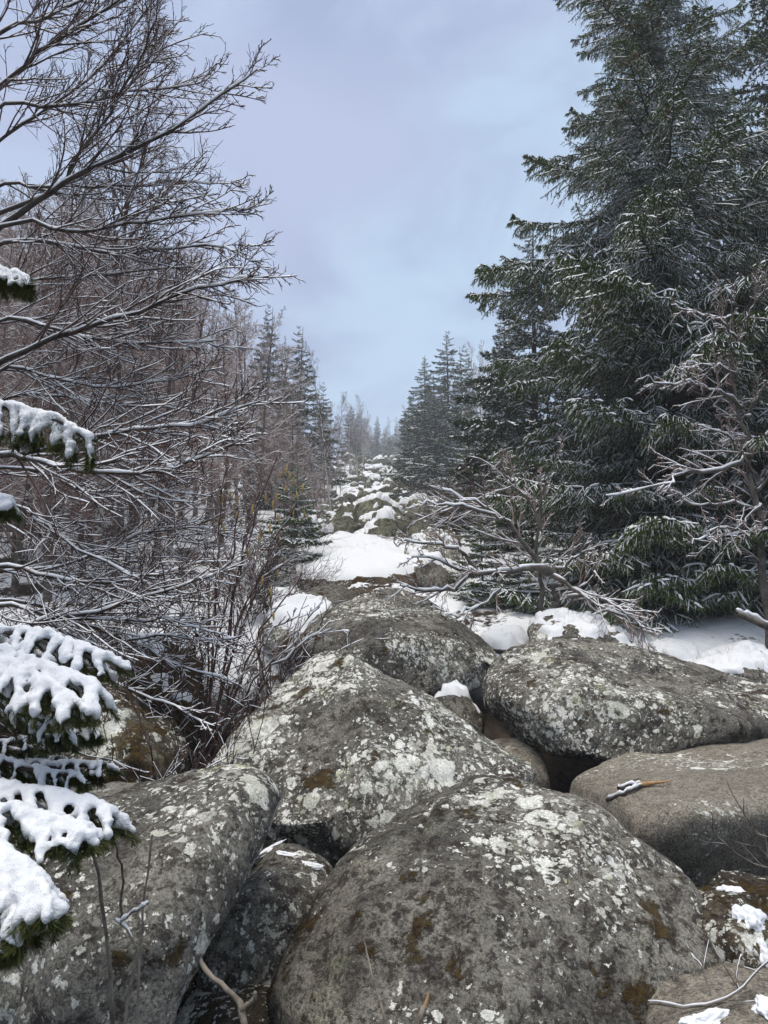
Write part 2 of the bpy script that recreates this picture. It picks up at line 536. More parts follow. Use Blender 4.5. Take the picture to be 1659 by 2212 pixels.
def boulder(name, label, outline, front=(), mat=None, thick=1.0, res=6, p=11, amp=1.0, seed=1, sink=True, snow=None, shrink=0.62, cat='boulder', sk=(0.55, 0.0, 0.5), cuts=12, lumps=()):
    op = np.array([P(*q) for q in outline]); fp = [P(*q) for q in front]
    c = op.mean(0)
    back = c + (op - c) * shrink + np.array((0, thick, 0.0))
    pts = list(op) + fp + list(back)
    zb = None
    if sink:
        gz = tz(c[0], c[1] + thick * 0.4) - 0.15
        zlow = op[:, 2].min()
        if gz < zlow:
            for q in op:
                pts.append(np.array((c[0] + sk[1] + (q[0] - c[0]) * sk[0], c[1] + thick * sk[2] + (q[1] - c[1] - thick * sk[2]) * 0.5, gz)))
    V, F = rock_shape(pts, res, p, amp, seed, cuts)
    o0 = np.array((V[:, 0].mean(), V[:, 1].mean(), V[:, 2].min()))
    V = V - o0
    o = tag(obj(name, mesh(name, [(V, F, mat or M_ROCK)]), None, o0), label, cat)
    for li, (px, py, rx, ry, rz) in enumerate(lumps):
        a = P(px, py, 1.0) - np.array((0, 0, EYE)); a = a / np.linalg.norm(a)
        hit, loc, nn, _ = o.ray_cast(tuple(np.array((0, 0, EYE)) - o0), tuple(a))
        if not hit:
            continue
        U, UF = ico(5)
        q = U * (1 + 0.42 * fbm(U, 1.6, 3, seed + li * 7) + 0.03 * fbm(U, 7.0, 2, seed + li))[:, None]
        q = q * np.array((rx, ry, rz)); q[:, 2] -= q[:, 0] * nn[0] / max(nn[2], 0.6) * 0.6 + q[:, 1] * nn[1] / max(nn[2], 0.6) * 0.6
        obj('snow_lump', mesh('snow_lump', [(q, UF, M_SNOWT)]), o, np.array(loc) - np.array(nn) * rz * 0.15)
    if snow:
        reg = snow.get('region')
        r2 = None
        if reg is not None:
            cs = [(P(*q[:3]) - o0, q[3]) for q in reg]
            r2 = lambda A: np.max([1.0 - np.minimum(np.linalg.norm(A - cc, axis=1) / rr, 2.2) for cc, rr in cs], 0) * 0.9 - 0.35
        SV, SF = snow_cap(V, F, snow.get('th', 0.06), snow.get('bias', 0.0), seed, snow.get('freq', 2.5), r2, snow.get('namp', 0.28))
        for a, b in pieces(SV, SF):
            obj('snow_cap', mesh('snow_cap', [(a, b, M_SNOW)]), o)
    return o


boulder('boulder', 'big domed grey boulder with ring-shaped white lichen and rusty moss at its foot',
        [(655, 2030, 3.7), (750, 1855, 4.0), (845, 1762, 4.2), (940, 1702, 4.4), (1040, 1682, 4.45), (1135, 1692, 4.35), (1215, 1724, 4.2), (1310, 1774, 4.1), (1470, 1908, 3.9), (1575, 2000, 3.8), (1650, 2085, 3.7), (1620, 2190, 3.6), (1540, 2300, 3.3), (1100, 2420, 3.0), (700, 2380, 3.1), (590, 2230, 3.4)],
        [(900, 1960, 3.4), (1150, 1960, 3.3), (1000, 2160, 2.95), (1300, 2150, 3.05), (1260, 1850, 3.75)], M_ROCK, 1.1, 7, 17, 0.8, 3)
boulder('boulder', 'broad grey boulder with yellow-green and white lichen beside snow-covered young spruce',
        [(592, 1708, 3.5), (548, 1672, 3.6), (400, 1686, 3.8), (200, 1718, 3.95), (-150, 1770, 4.0), (-260, 2200, 3.2), (320, 2360, 2.7), (372, 2212, 2.8), (450, 2060, 3.0), (548, 1860, 3.3)],
        [(400, 1900, 3.0), (100, 1950, 2.9), (200, 2200, 2.6), (525, 1740, 3.35)], M_ROCKD, 0.9, 7, 60, 0.6, 11, sk=(0.3, -0.6, 0.5), shrink=0.55, cuts=4)
boulder('boulder', 'pyramid-shaped lichen-speckled boulder with undercut base behind the big domed boulder',
        [(425, 1690, 5.4), (478, 1600, 5.6), (560, 1500, 5.8), (640, 1428, 6.0), (700, 1396, 6.1), (748, 1418, 6.1), (850, 1492, 6.0), (950, 1558, 5.8), (1080, 1640, 5.6), (1195, 1705, 5.4), (1150, 1770, 5.2), (900, 1830, 4.95), (750, 1850, 4.9), (600, 1830, 5.0), (450, 1725, 5.3)],
        [(600, 1640, 5.15), (800, 1640, 5.05), (680, 1760, 4.8)], M_ROCKD, 1.2, 7, 28, 0.8, 5, sk=(0.3, 0.0, 1.1))
boulder('boulder', 'small speckled boulder wedged low between two larger lichen boulders',
        [(560, 1823, 4.5), (650, 1848, 4.5), (740, 1920, 4.3), (720, 1975, 4.2), (640, 2065, 3.95), (560, 2088, 3.85), (470, 2065, 3.8), (435, 2000, 3.9), (500, 1890, 4.2)],
        [(560, 1960, 3.85)], M_ROCK, 0.5, 6, 10, 1.0, 8, lumps=[(585, 1832, 0.07, 0.03, 0.016), (625, 1846, 0.06, 0.03, 0.014), (672, 1868, 0.06, 0.025, 0.012)])
boulder('boulder', 'dim brown boulder at the bottom of the gap between front boulders',
        [(380, 2165, 3.8), (500, 2135, 3.9), (620, 2140, 3.9), (680, 2230, 3.7), (640, 2320, 3.4), (400, 2320, 3.4)], [(520, 2240, 3.4)], M_DARK, 0.5, 5, 9, 1.0, 9)  # dark rock colour stands in for the deep shade of the gap
boulder('boulder', 'olive-grey domed boulder with round pale lichen spots behind the pyramid-shaped boulder',
        [(670, 1345, 9.6), (750, 1300, 10.0), (830, 1272, 10.3), (905, 1285, 10.2), (985, 1330, 9.9), (1060, 1388, 9.5), (1096, 1430, 9.2), (1060, 1490, 8.8), (930, 1530, 8.3), (800, 1530, 8.1), (670, 1430, 8.6)],
        [(830, 1420, 8.3), (950, 1430, 8.3)], M_ROCK, 1.8, 6, 16, 0.8, 12)
boulder('boulder', 'long rounded grey boulder overhanging a black gap above the tan slab',
        [(1042, 1530, 6.8), (1056, 1470, 7.2), (1098, 1413, 7.5), (1180, 1384, 7.8), (1270, 1386, 7.8), (1350, 1416, 7.6), (1450, 1458, 7.4), (1600, 1488, 7.3), (1760, 1505, 7.2), (1850, 1600, 6.8), (1600, 1625, 6.3), (1450, 1645, 6.2), (1340, 1645, 6.1), (1200, 1605, 6.3), (1085, 1580, 6.5)],
        [(1200, 1500, 6.35), (1400, 1540, 6.1), (1600, 1560, 6.1)], M_ROCK, 1.4, 7, 18, 0.8, 15, sink=False)
boulder('boulder', 'flat tan slab boulder with a broken stick lying on it',
        [(1205, 1708, 5.5), (1340, 1645, 6.2), (1659, 1590, 6.6), (1900, 1560, 6.7), (1950, 1740, 5.2), (1950, 1960, 5.7), (1650, 1960, 5.3), (1470, 1985, 5.3), (1360, 1835, 4.75), (1280, 1765, 5.1)],
        [(1475, 1770, 4.5), (1659, 1735, 4.55), (1375, 1815, 4.65)], M_SLAB, 0.5, 6, 45, 0.5, 18, sk=(0.4, 0.2, 1.2), cuts=5)
boulder('boulder', 'small dark boulder with melting snow lumps beside the big domed boulder',
        [(1484, 1960, 3.7), (1530, 1915, 3.85), (1610, 1900, 3.95), (1780, 1905, 4.0), (1850, 2100, 3.6), (1680, 2190, 3.4), (1560, 2150, 3.5), (1490, 2040, 3.6)],
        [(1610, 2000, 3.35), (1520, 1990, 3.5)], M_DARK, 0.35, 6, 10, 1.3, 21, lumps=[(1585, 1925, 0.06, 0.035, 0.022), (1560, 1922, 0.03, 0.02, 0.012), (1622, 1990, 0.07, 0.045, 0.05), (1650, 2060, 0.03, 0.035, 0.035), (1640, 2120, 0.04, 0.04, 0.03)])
boulder('boulder', 'reddish-brown boulder with a pillow of snow under dry twigs',
        [(1400, 2245, 3.0), (1470, 2205, 3.1), (1560, 2185, 3.15), (1680, 2178, 3.2), (1850, 2185, 3.2), (1850, 2400, 2.8), (1420, 2400, 2.8)], [(1600, 2280, 2.7)], M_BROWN, 0.5, 6, 10, 0.8, 22,
        lumps=[(1520, 2206, 0.085, 0.05, 0.03), (1655, 2185, 0.05, 0.06, 0.035)])
boulder('boulder', 'small pointed rock plastered with snow between three big boulders',
        [(915, 1545, 7.6), (955, 1490, 7.7), (990, 1480, 7.8), (1030, 1505, 7.7), (1050, 1550, 7.6), (1040, 1600, 7.4), (950, 1590, 7.4)], [(985, 1540, 7.3)], M_ROCK, 0.5, 5, 9, 1.4, 25, snow={'th': 0.05, 'bias': 0.02, 'freq': 7})
boulder('boulder', 'rusty brown rock tucked under the long overhanging boulder',
        [(1055, 1625, 6.7), (1100, 1598, 6.8), (1160, 1608, 6.8), (1185, 1660, 6.6), (1180, 1720, 6.4), (1080, 1700, 6.4)], [(1130, 1650, 6.35)], M_BROWN, 0.5, 5, 9, 1.0, 26)
boulder('boulder', 'snow-capped lichen boulder below the bent snowy tree',
        [(1140, 1390, 10.0), (1150, 1345, 10.2), (1210, 1322, 10.4), (1290, 1330, 10.4), (1350, 1365, 10.2), (1395, 1420, 9.9), (1380, 1460, 9.6), (1160, 1440, 9.6)], [(1260, 1390, 9.5)], M_ROCK, 0.9, 6, 9, 1.1, 27, snow={'th': 0.06, 'bias': -0.02, 'freq': 5})
boulder('boulder', 'low snowed-over rock on the snowfield beneath the tall spruce',
        [(1470, 1480, 9.3), (1530, 1425, 9.7), (1600, 1398, 10.0), (1680, 1410, 10.0), (1720, 1470, 9.6), (1680, 1510, 9.2), (1540, 1510, 9.2)], [(1600, 1460, 9.1)], M_ROCK, 0.9, 6, 9, 1.1, 28, snow={'th': 0.06, 'bias': 0.02, 'freq': 4})
boulder('boulder', 'low mossy-green boulder with a smooth snow patch behind the catkin bush',
        [(540, 1420, 9.8), (560, 1340, 10.4), (640, 1285, 11.2), (720, 1265, 11.8), (780, 1290, 11.4), (760, 1370, 10.2), (650, 1430, 9.6)], [(650, 1360, 9.8)], M_ROCK, 1.2, 6, 9, 0.9, 31, snow={'th': 0.12, 'bias': -0.2, 'freq': 1.2, 'region': [(650, 1325, 10.3, 0.85)]})
boulder('boulder', 'dark rust-brown mossy boulder behind the snow-covered young spruce',
        [(95, 1660, 5.4), (130, 1545, 5.8), (210, 1500, 6.1), (300, 1515, 6.1), (370, 1590, 5.9), (395, 1690, 5.5), (330, 1770, 5.2), (120, 1770, 5.2)], [(250, 1620, 5.2)], M_MOSS, 0.9, 6, 12, 2.4, 33)
boulder('boulder', 'grey rock with mossy edge under the drooping beech twigs',
        [(140, 1500, 7.4), (180, 1400, 7.8), (270, 1372, 8.0), (360, 1395, 8.0), (420, 1470, 7.7), (400, 1560, 7.3), (180, 1560, 7.3)], [(280, 1460, 7.1)], M_MOSS, 0.9, 6, 12, 2.2, 34, snow={'th': 0.05, 'bias': -0.1, 'freq': 4})
boulder('boulder', 'broad flat boulder under a smooth sheet of snow before the boulder field',
        [(650, 1245, 13.6), (740, 1238, 13.5), (880, 1228, 13.6), (930, 1212, 14.5), (900, 1178, 18.0), (770, 1160, 19.5), (690, 1172, 18.5), (640, 1205, 16.0)], [(740, 1300, 13.2), (880, 1295, 13.3), (660, 1300, 13.4)], M_DARK, 0.8, 6, 26, 0.75, 36, cuts=2,
        snow={'th': 0.10, 'bias': -0.06, 'freq': 0.9, 'namp': 0.12})
boulder('boulder', 'flat dark lichen rock wedged above the olive-grey domed boulder',
        [(720, 1300, 11.9), (760, 1268, 12.4), (830, 1262, 12.6), (890, 1270, 12.5), (915, 1300, 12.0), (820, 1325, 11.6)], [(820, 1300, 11.5)], M_DARK, 0.8, 6, 9, 1.4, 38, snow={'th': 0.05, 'bias': -0.15, 'freq': 3})
boulder('boulder', 'brown-grey boulder below the bare branches of the bent snowy tree',
        [(870, 1225, 14.0), (890, 1165, 15.0), (930, 1145, 15.3), (975, 1165, 15.2), (1010, 1230, 14.4), (980, 1280, 13.6), (890, 1275, 13.5)], [(940, 1215, 13.5)], M_ROCK, 1.0, 6, 9, 1.2, 39, snow={'th': 0.06, 'bias': 0.0})

boulder('boulder', 'little snow-buried stone beside the snow-capped lichen boulder',
        [(1400, 1420, 10.3), (1420, 1395, 10.6), (1470, 1388, 10.8), (1510, 1405, 10.6), (1500, 1440, 10.2)], [(1450, 1425, 10.1)], M_ROCK, 0.5, 5, 9, 1.3, 61, snow={'th': 0.07, 'bias': 0.18, 'freq': 5})
boulder('boulder', 'snow-buried stone behind the olive-grey domed boulder',
        [(1035, 1395, 10.6), (1060, 1368, 10.9), (1110, 1365, 11.0), (1150, 1390, 10.8), (1130, 1420, 10.4)], [(1090, 1400, 10.3)], M_ROCK, 0.5, 5, 9, 1.3, 62, snow={'th': 0.08, 'bias': 0.25, 'freq': 3})

# boulder field and the stone run beyond it
rng = np.random.default_rng(7)
VAR = []
for k in range(9):
    e = np.array((1.0, 0.75 + 0.3 * rng.random(), 0.55 + 0.25 * rng.random()))
    pts = unit(rng.normal(size=(15, 3))) * e * 0.5
    V, F = rock_shape(pts, 5, 16, 1.5, 50 + k, 16)
    SVs = [snow_cap(V, F, 0.07, b, 70 + k, 3.0) for b in (-0.32, -0.08, 0.2)]
    VAR.append((mesh('boulder', [(V, F, M_FAR)]), [mesh('snow_cap', [(a, b, M_SNOW)]) if len(b) else None for a, b in SVs]))
placed = []


def field(n, d0, d1, pxf, s0, s1, label, group, snowp, sinkf, gap):
    cnt = 0; tries = 0
    while cnt < n and tries < n * 40:
        tries += 1
        d = d0 + (d1 - d0) * rng.random() ** 1.0
        lo, hi = pxf(d); px = lo + (hi - lo) * rng.random()
        x = (px - 829.5) / F_PX * d
        s = s0 + (s1 - s0) * rng.random() ** 2.2
        if any((x - a) ** 2 + (d - b) ** 2 < (gap * (s + c) * 0.5) ** 2 for a, b, c in placed):
            continue
        placed.append((x, d, s)); cnt += 1
        v = VAR[rng.integers(len(VAR))]
        o = obj('boulder', v[0], None, (x, d, tz(x, d) + sinkf * s), (rng.normal(0, 0.12), rng.normal(0, 0.12), rng.random() * 6.28), (s, s, s * (0.85 + 0.35 * rng.random())))
        ci = rng.choice(3, p=snowp); sc_ = v[1][ci]
        tag(o, ('large ' if s > s0 + 0.55 * (s1 - s0) else 'small ') + label.format(('almost free of snow', 'edged with snow', 'thickly capped with snow')[ci]), 'boulder', group)
        if sc_ is not None:
            obj('snow_cap', sc_, o)


field(125, 19.8, 42, lambda d: (np.interp(d, (20, 42), (600, 690)), np.interp(d, (20, 42), (1090, 1030))), 0.6, 2.2,
      'grey-green boulder {} in the boulder field beyond the flat snowy boulder', 'boulders of the boulder field', (0.6, 0.33, 0.07), 0.12, 0.58)
field(135, 42, 88, lambda d: (np.interp(d, (42, 88), (745, 765)), np.interp(d, (42, 88), (915, 890))), 0.8, 1.9,
      'half-buried boulder {} in the narrow stone run climbing between the spruces', 'boulders of the stone run', (0.45, 0.42, 0.13), 0.05, 0.58)
field(70, 88, 118, lambda d: (745, 905), 1.0, 2.6,
      'hazy green boulder {} at the upper end of the stone run', 'boulders at the top of the stone run', (0.7, 0.25, 0.05), 0.2, 0.6)

# ------------------------------------------------------------------ bare broadleaf trees
def bare_parts(rng, H, n1, n2, n3, n4, spread=0.28, r0=0.09, k3=3, lean=0.03, arch=0.02, th=0.012, mtr=None, mtw=None, a0=30, a1=60, t0=0.15):
    mtr = mtr or M_BARKG; mtw = mtw or M_TWIGP
    tr = grow(rng, np.zeros((1, 3)), np.array([[rng.normal(0, lean), rng.normal(0, lean), 1.0]]), H, 14, 0.03, 0.03)
    rt = taper(r0, 0.012, 1, 14)
    p, d, r, t = kids(rng, tr, rt, n1, t0, 0.98, a0, a1)
    L1 = H * spread * (1.15 - 0.85 * t) * (0.7 + 0.6 * rng.random(len(t)))
    b1 = grow(rng, p, d, L1, 8, 0.10, arch + 0.03); q1 = taper(np.minimum(r * 0.6, 0.035), 0.006, len(p), 8)
    p, d, r, t = kids(rng, b1, q1, n2, 0.15, 1.0, 25, 55)
    L2 = np.repeat(L1, n2) * 0.42 * (1.1 - 0.7 * t) * (0.7 + 0.6 * rng.random(len(t)))
    b2 = grow(rng, p, d, L2, 5, 0.12, arch); q2 = taper(np.minimum(r * 0.7, 0.012), 0.005, len(p), 5)
    p, d, r, t = kids(rng, b2, q2, n3, 0.2, 1.0, 25, 50)
    L3 = np.repeat(L2, n3) * 0.5 * (1.1 - 0.5 * t) * (0.7 + 0.6 * rng.random(len(t)))
    b3 = grow(rng, p, d, L3, 3, 0.12, arch); q3 = taper(0.0052, 0.0036, len(p), 3)
    ch = [tube(b1, q1, 4), tube(b2, q2, 3), tube(b3, q3, 3)]
    sn = [snow_on(rng, b1, q1, th, 3, 0.8), snow_on(rng, b2, q2, th * 0.8, 3, 0.75), snow_on(rng, b3, q3, th * 0.6, 3, 0.6)]
    if n4:
        p, d, r, t = kids(rng, b3, q3, n4, 0.2, 1.0, 20, 45)
        b4 = grow(rng, p, d, np.repeat(L3, n4) * 0.6, 2, 0.1, arch); q4 = taper(0.0042, 0.003, len(p), 2)
        ch.append(tube(b4, q4, 3))
    V, F = tube(tr, rt, 8)
    CV, CF = merge(ch); SV, SF = merge(sn)
    return (mesh('trunk', [(V, F, mtr)]), mesh('crown', [(CV, CF, mtw)]), mesh('snow', [(SV, SF, M_SNOWT)]), H)


def put_tree(name, parts, label, cat, x, y, h, group=None, rz=0.0, zoff=-0.15, wid=1.0, tilt=0.0):
    s = h / parts[3]
    root = thing(name, label, cat, (x, y, tz(x, y) + zoff), group, rz, s)
    root.scale = (s * wid, s * wid, s); root.rotation_euler = (0, tilt, rz)
    obj('trunk', parts[0], root)
    c = obj('crown', parts[1], root)
    obj('snow', parts[2], c)
    return root


rng = np.random.default_rng(21)
THK = [bare_parts(rng, 11.0, 34, 8, 5, 2, 0.24, 0.10, a0=30, a1=58, th=0.014, t0=0.12) for k in range(3)]
BIR = [bare_parts(rng, 14.0, 34, 8, 5, 2, 0.22, 0.11, arch=-0.05, th=0.010, mtr=M_BIRCH, mtw=M_TWIG, a0=25, a1=50, t0=0.3) for k in range(2)]


def tree_px(parts, px, top, d, name, label, cat, group=None, wid=1.0, tilt=0.0):
    q = P(px, top, d); x = q[0]
    return put_tree(name, parts, label, cat, x, d, max(q[2] - tz(x, d), 1.0), group, rng.random() * 6.28, wid=wid, tilt=tilt)


def outline_top(px):
    return np.interp(px, (-200, 0, 150, 300, 400, 480, 540, 600, 660, 700), (380, 400, 415, 450, 520, 590, 640, 710, 800, 880))


GT = 'bare trees of the grey thicket'
for k in range(92):
    d = 12.5 + 44 * (k / 92.0) ** 1.2
    hi = np.interp(d, (13, 20, 35, 55), (360, 510, 640, 715))
    px = -160 + (hi + 160) * ((k * 0.618) % 1.0)
    tree_px(THK[k % 3], px, outline_top(px) + rng.random() ** 1.5 * 150 + (50 if d < 18 else 0), d, 'bare_tree', ('slim ' if k % 2 else 'broad ') + 'bare reddish-grey tree in the thicket ' + ('just behind the big beech' if d < 24 else 'far behind the big beech'), 'tree', GT, 1.0 + 0.35 * rng.random())
for px, top, d in ((745, 930, 60), (770, 962, 75), (760, 945, 66), (728, 905, 50), (703, 935, 45), (732, 838, 72), (757, 850, 76), (785, 848, 80), (772, 880, 70), (715, 870, 62), (690, 880, 58)):
    tree_px(BIR[0], px, top, d, 'larch_tree', 'pale slender bare tree lining the snowy stone run', 'tree', 'slender bare trees beside the stone run', 0.8)
for k, (px, top, d) in enumerate(((745, 985, 64), (755, 1000, 70), (725, 990, 58), (765, 1000, 84), (710, 1010, 38), (695, 1020, 33), (640, 985, 27), (668, 960, 31), (690, 1000, 28), (655, 930, 36), (700, 965, 40), (675, 1005, 24), (620, 950, 30), (715, 985, 47), (735, 1000, 52), (600, 900, 33))):
    tree_px(THK[k % 3], px, top, d, 'bare_tree', 'low frosted bare tree at the edge of the boulder field', 'tree', 'low bare trees beside the boulder field', 1.0)
for px, top, d in ((1020, 742, 74), (1045, 745, 78), (1062, 755, 72), (1035, 770, 66)):
    tree_px(THK[1], px, top, d, 'bare_tree', 'grey bare tree behind the row of dark snowy spruces', 'tree', 'bare trees behind the dark spruces', 0.7)
for px, top, d in ((850, 905, 140), (872, 900, 136), (790, 900, 128), (812, 918, 142), (826, 905, 138), (846, 922, 132), (860, 915, 128), (780, 890, 112), (770, 880, 104), (888, 885, 120), (900, 890, 130), (795, 885, 122), (800, 905, 134), (878, 880, 126), (836, 915, 150)):
    tree_px(BIR[1], px, top, d, 'bare_tree', 'faint hazy bare tree at the head of the stone run', 'tree', 'hazy bare trees at the head of the stone run', 0.9)
tree_px(BIR[0], 292, -120, 13.5, 'birch_tree', 'tall birch with dark rough trunk standing among the beech branches', 'tree', None, 0.8)
tree_px(BIR[1], 722, 735, 33, 'birch_tree', 'leaning white-barked birch against the dark twin spruces', 'tree', None, 0.7, 0.16)
tree_px(BIR[1], 1668, -60, 22, 'birch_tree', 'pale birch partly hidden behind the tall spruce', 'tree', None, 0.8)

# ------------------------------------------------------------------ spruces
def spruce_branch(rng, nside, nsub, K, nl, nw, snow_th, snow_keep, droop=0.30, hang=0.5, lite=False, axk=10, l2=0.38):
    """one bough, 1 m long along +x; returns (wood), (needles), (snow)"""
    s = np.linspace(0, 1, axk)
    ax = np.stack([s, 0.03 * np.cumsum(rng.normal(0, 0.3, axk)), 0.06 * s - droop * s ** 2 + droop * 0.75 * s ** 3.5], 1)[None]
    ra = taper(0.012, 0.003, 1, axk)
    p, d, r, t = kids(rng, ax, ra, nside * 2, 0.08, 1.0, 38, 66, 0.82)
    d = unit(d + np.array((0, 0, -0.12)))
    L1 = (0.34 * (1 - t) ** 0.75 + 0.06) * (0.75 + 0.5 * rng.random(len(t)))
    b1 = grow(rng, p, d, L1, 6, 0.08, -0.05); q1 = taper(0.004, 0.002, len(p), 6)
    p, d, r, t = kids(rng, b1, q1, nsub, 0.1, 1.0, 30, 65, 0.55)
    d = unit(d + np.array((0, 0, -hang)))
    L2 = (np.repeat(L1, nsub) * l2 * (1.15 - 0.6 * t) + 0.02) * (0.7 + 0.6 * rng.random(len(t)))
    b2 = grow(rng, p, d, L2, 3, 0.10, -0.10 * hang); q2 = taper(0.002, 0.001, len(p), 3)
    wd = [tube(ax, ra, 4)] + ([] if lite else [tube(b1, q1, 3)])
    nd = [needles(rng, b2, K, nl, nw), needles(rng, b1, K, nl, nw), needles(rng, ax[:, 3:], K * 2, nl, nw)]
    if lite:
        b2 = b2[:, ::2]; b1 = b1[:, ::2] if b1.shape[1] % 2 else b1[:, [0, 2, 3, 5]]; snow_th *= 1.5
    sn = [snow_on(rng, b2, np.full(b2.shape[:2], nl * 0.25), snow_th, 3, snow_keep), snow_on(rng, b1, np.full(b1.shape[:2], nl * 0.25), snow_th * 0.75, 3, snow_keep * 0.7),
          snow_on(rng, ax, np.full(ax.shape[:2], nl * 0.25), snow_th * 0.8, 4, snow_keep * 0.7)]
    return merge(wd), merge(nd), merge(sn)


def xform(V, L, pitch, az, loc, lat=1.0):
    c, s = math.cos(pitch), math.sin(pitch)
    x = V[:, 0] * L; y = V[:, 1] * L * lat; z = V[:, 2] * L
    x, z = x * c - z * s, x * s + z * c
    ca, sa = math.cos(az), math.sin(az)
    return np.stack([x * ca - y * sa + loc[0], x * sa + y * ca + loc[1], z + loc[2]], 1)


def spruce_parts(rng, H, rbase, base_t, whorls, per, brs, r0=0.16, pw=0.85, mat=None, ragged=0.25):
    mat = mat or M_NEEDF
    tr = grow(rng, np.zeros((1, 3)), np.array([[0, 0, 1.0]]), H, 14, 0.008, 0.02); rt = taper(r0, 0.012, 1, 14)
    nd = []; sn = []; wd = []
    for w in range(whorls):
        t = base_t + (0.985 - base_t) * (w / (whorls - 1)) ** 0.95
        for j in range(per):
            tt = t + rng.normal(0, 0.006)
            L = rbase * max((1 - tt) / (1 - base_t), 0.02) ** pw * (1 - ragged + 2 * ragged * rng.random()) + 0.12
            az = 2 * math.pi * (j + rng.random() * 0.7) / per + w * 1.3
            pitch = np.interp(tt, (0, 0.5, 0.85, 1.0), (-0.22, -0.08, 0.18, 0.75)) + rng.normal(0, 0.07)
            a, b, c = brs[rng.integers(len(brs))]
            loc = (0, 0, tt * H)
            wd.append((xform(a[0], L, pitch, az, loc), a[1])); nd.append((xform(b[0], L, pitch, az, loc), b[1])); sn.append((xform(c[0], L, pitch, az, loc), c[1]))
    WV, WF = merge(wd); NV, NF = merge(nd); SV, SF = merge(sn)
    V, F = tube(tr, rt, 8)
    return (mesh('trunk', [(V, F, M_BARKG)]), mesh('crown', [(WV, WF, M_BARK), (NV, NF, mat)]), mesh('snow', [(SV, SF, M_SNOWT)]), H)


rng = np.random.default_rng(33)
BF = [spruce_branch(rng, 8, 4, 3, 0.060, 0.030, 0.019, 0.65, 0.28, 0.35, True) for k in range(5)]
SPR = [spruce_parts(rng, 13.0, (2.0, 2.6, 3.0)[k], 0.06, (28, 25, 24)[k], 5, BF, 0.16, (0.75, 0.9, 0.8)[k], None, (0.3, 0.42, 0.36)[k]) for k in range(3)]
BFs = [spruce_branch(rng, 9, 5, 5, 0.050, 0.022, 0.022, 0.75, 0.22, 0.25, True) for k in range(4)]
SAP = [spruce_parts(rng, 2.6, 0.95, 0.05, 12, 5, BFs, 0.03, 0.8, M_NEED, 0.2) for k in range(2)]


def spruce_px(px, top, d, label, group=None, v=0, wid=1.0):
    return tree_px(SPR[v], px, top, d, 'spruce_tree', label, 'tree', group, wid)


spruce_px(580, 655, 46, 'dark snowy spruce with a single spire above the bare thicket', None, 0, 0.95)
spruce_px(646, 700, 44, 'dark heavy spruce, taller of the twins behind the leaning birch', None, 1, 1.15)
spruce_px(616, 722, 47, 'narrow dark spruce, shorter of the twins behind the leaning birch', None, 0, 0.5)
spruce_px(698, 822, 62, 'small dark spruce between the leaning birch and pale bare trees', None, 2, 0.8)
spruce_px(967, 712, 54, 'tall frosted spruce, highest of the cluster beside the stone run', None, 1, 1.3)
spruce_px(917, 768, 62, 'slender frosted spruce beside the tallest of the cluster', None, 0, 1.35)
spruce_px(888, 845, 72, 'short frosted spruce at the outer end of the cluster by the stone run', None, 2, 1.15)
spruce_px(1002, 742, 66, 'pale snowy spruce behind the tallest of the cluster', None, 0, 1.25)
spruce_px(940, 800, 50, 'low broad snowy spruce in front of the cluster beside the stone run', None, 2, 1.2)
spruce_px(815, 897, 125, 'hazy grey-blue spruce at the head of the stone run', None, 0, 1.0)
spruce_px(842, 928, 122, 'small hazy spruce standing on the stone run crest', None, 2, 0.9)
spruce_px(868, 925, 112, 'hazy spruce half hidden by the frosted cluster', None, 1, 0.9)
for px, top, d in ((785, 905, 138), (800, 918, 146), (830, 922, 150), (856, 915, 144), (878, 905, 138), (772, 880, 108), (758, 872, 98), (892, 880, 96), (903, 868, 86)):
    spruce_px(px, top, d, 'hazy spruce closing in on the upper stone run', 'spruces closing in on the upper stone run', int(rng.integers(3)), 0.9 + 0.4 * rng.random())
spruce_px(1135, 474, 25, 'tall snowy spruce overlapping the big dark spruce', None, 1, 1.3)
spruce_px(1090, 640, 33, 'mid-sized snowy spruce peeping out behind the overlapping spruce', None, 2, 1.0)
for px, top, d in ((1330, 620, 27), (1440, 480, 24), (1640, 420, 21), (1560, 600, 19), (1760, 200, 18), (1230, 760, 30), (1680, -260, 19)):
    spruce_px(px, top, d, 'shadowed dark spruce standing behind the tall spruce', 'dark spruces behind the tall spruce', int(rng.integers(3)), 1.1)
for px, top, d in ((120, 600, 52), (330, 720, 60)):
    spruce_px(px, top, d, 'dark spruce glimpsed through the bare thicket', 'spruces inside the thicket', int(rng.integers(3)), 0.9)
for px, top, d, v, lab in ((1040, 1085, 13.0, 0, 'bushy snow-laden young spruce behind the bent tree'), (1120, 1150, 12.6, 1, 'low snow-laden young spruce under the bent tree limbs'),
                           (1010, 958, 24, 1, 'frosted sapling spruce below the dark spruce cluster'), (640, 1000, 15.0, 0, 'frosted young spruce behind the catkin bush'),
                           (1090, 950, 19, 0, 'thin snowy young spruce beside the overlapping tall spruce'), (495, 1455, 7.6, 1, 'tiny snow-covered spruce sapling in the brush by the pyramid-shaped boulder')):
    tree_px(SAP[v], px, top, d, 'young_spruce', lab, 'tree', None, 1.0 if d > 9 else 0.8)

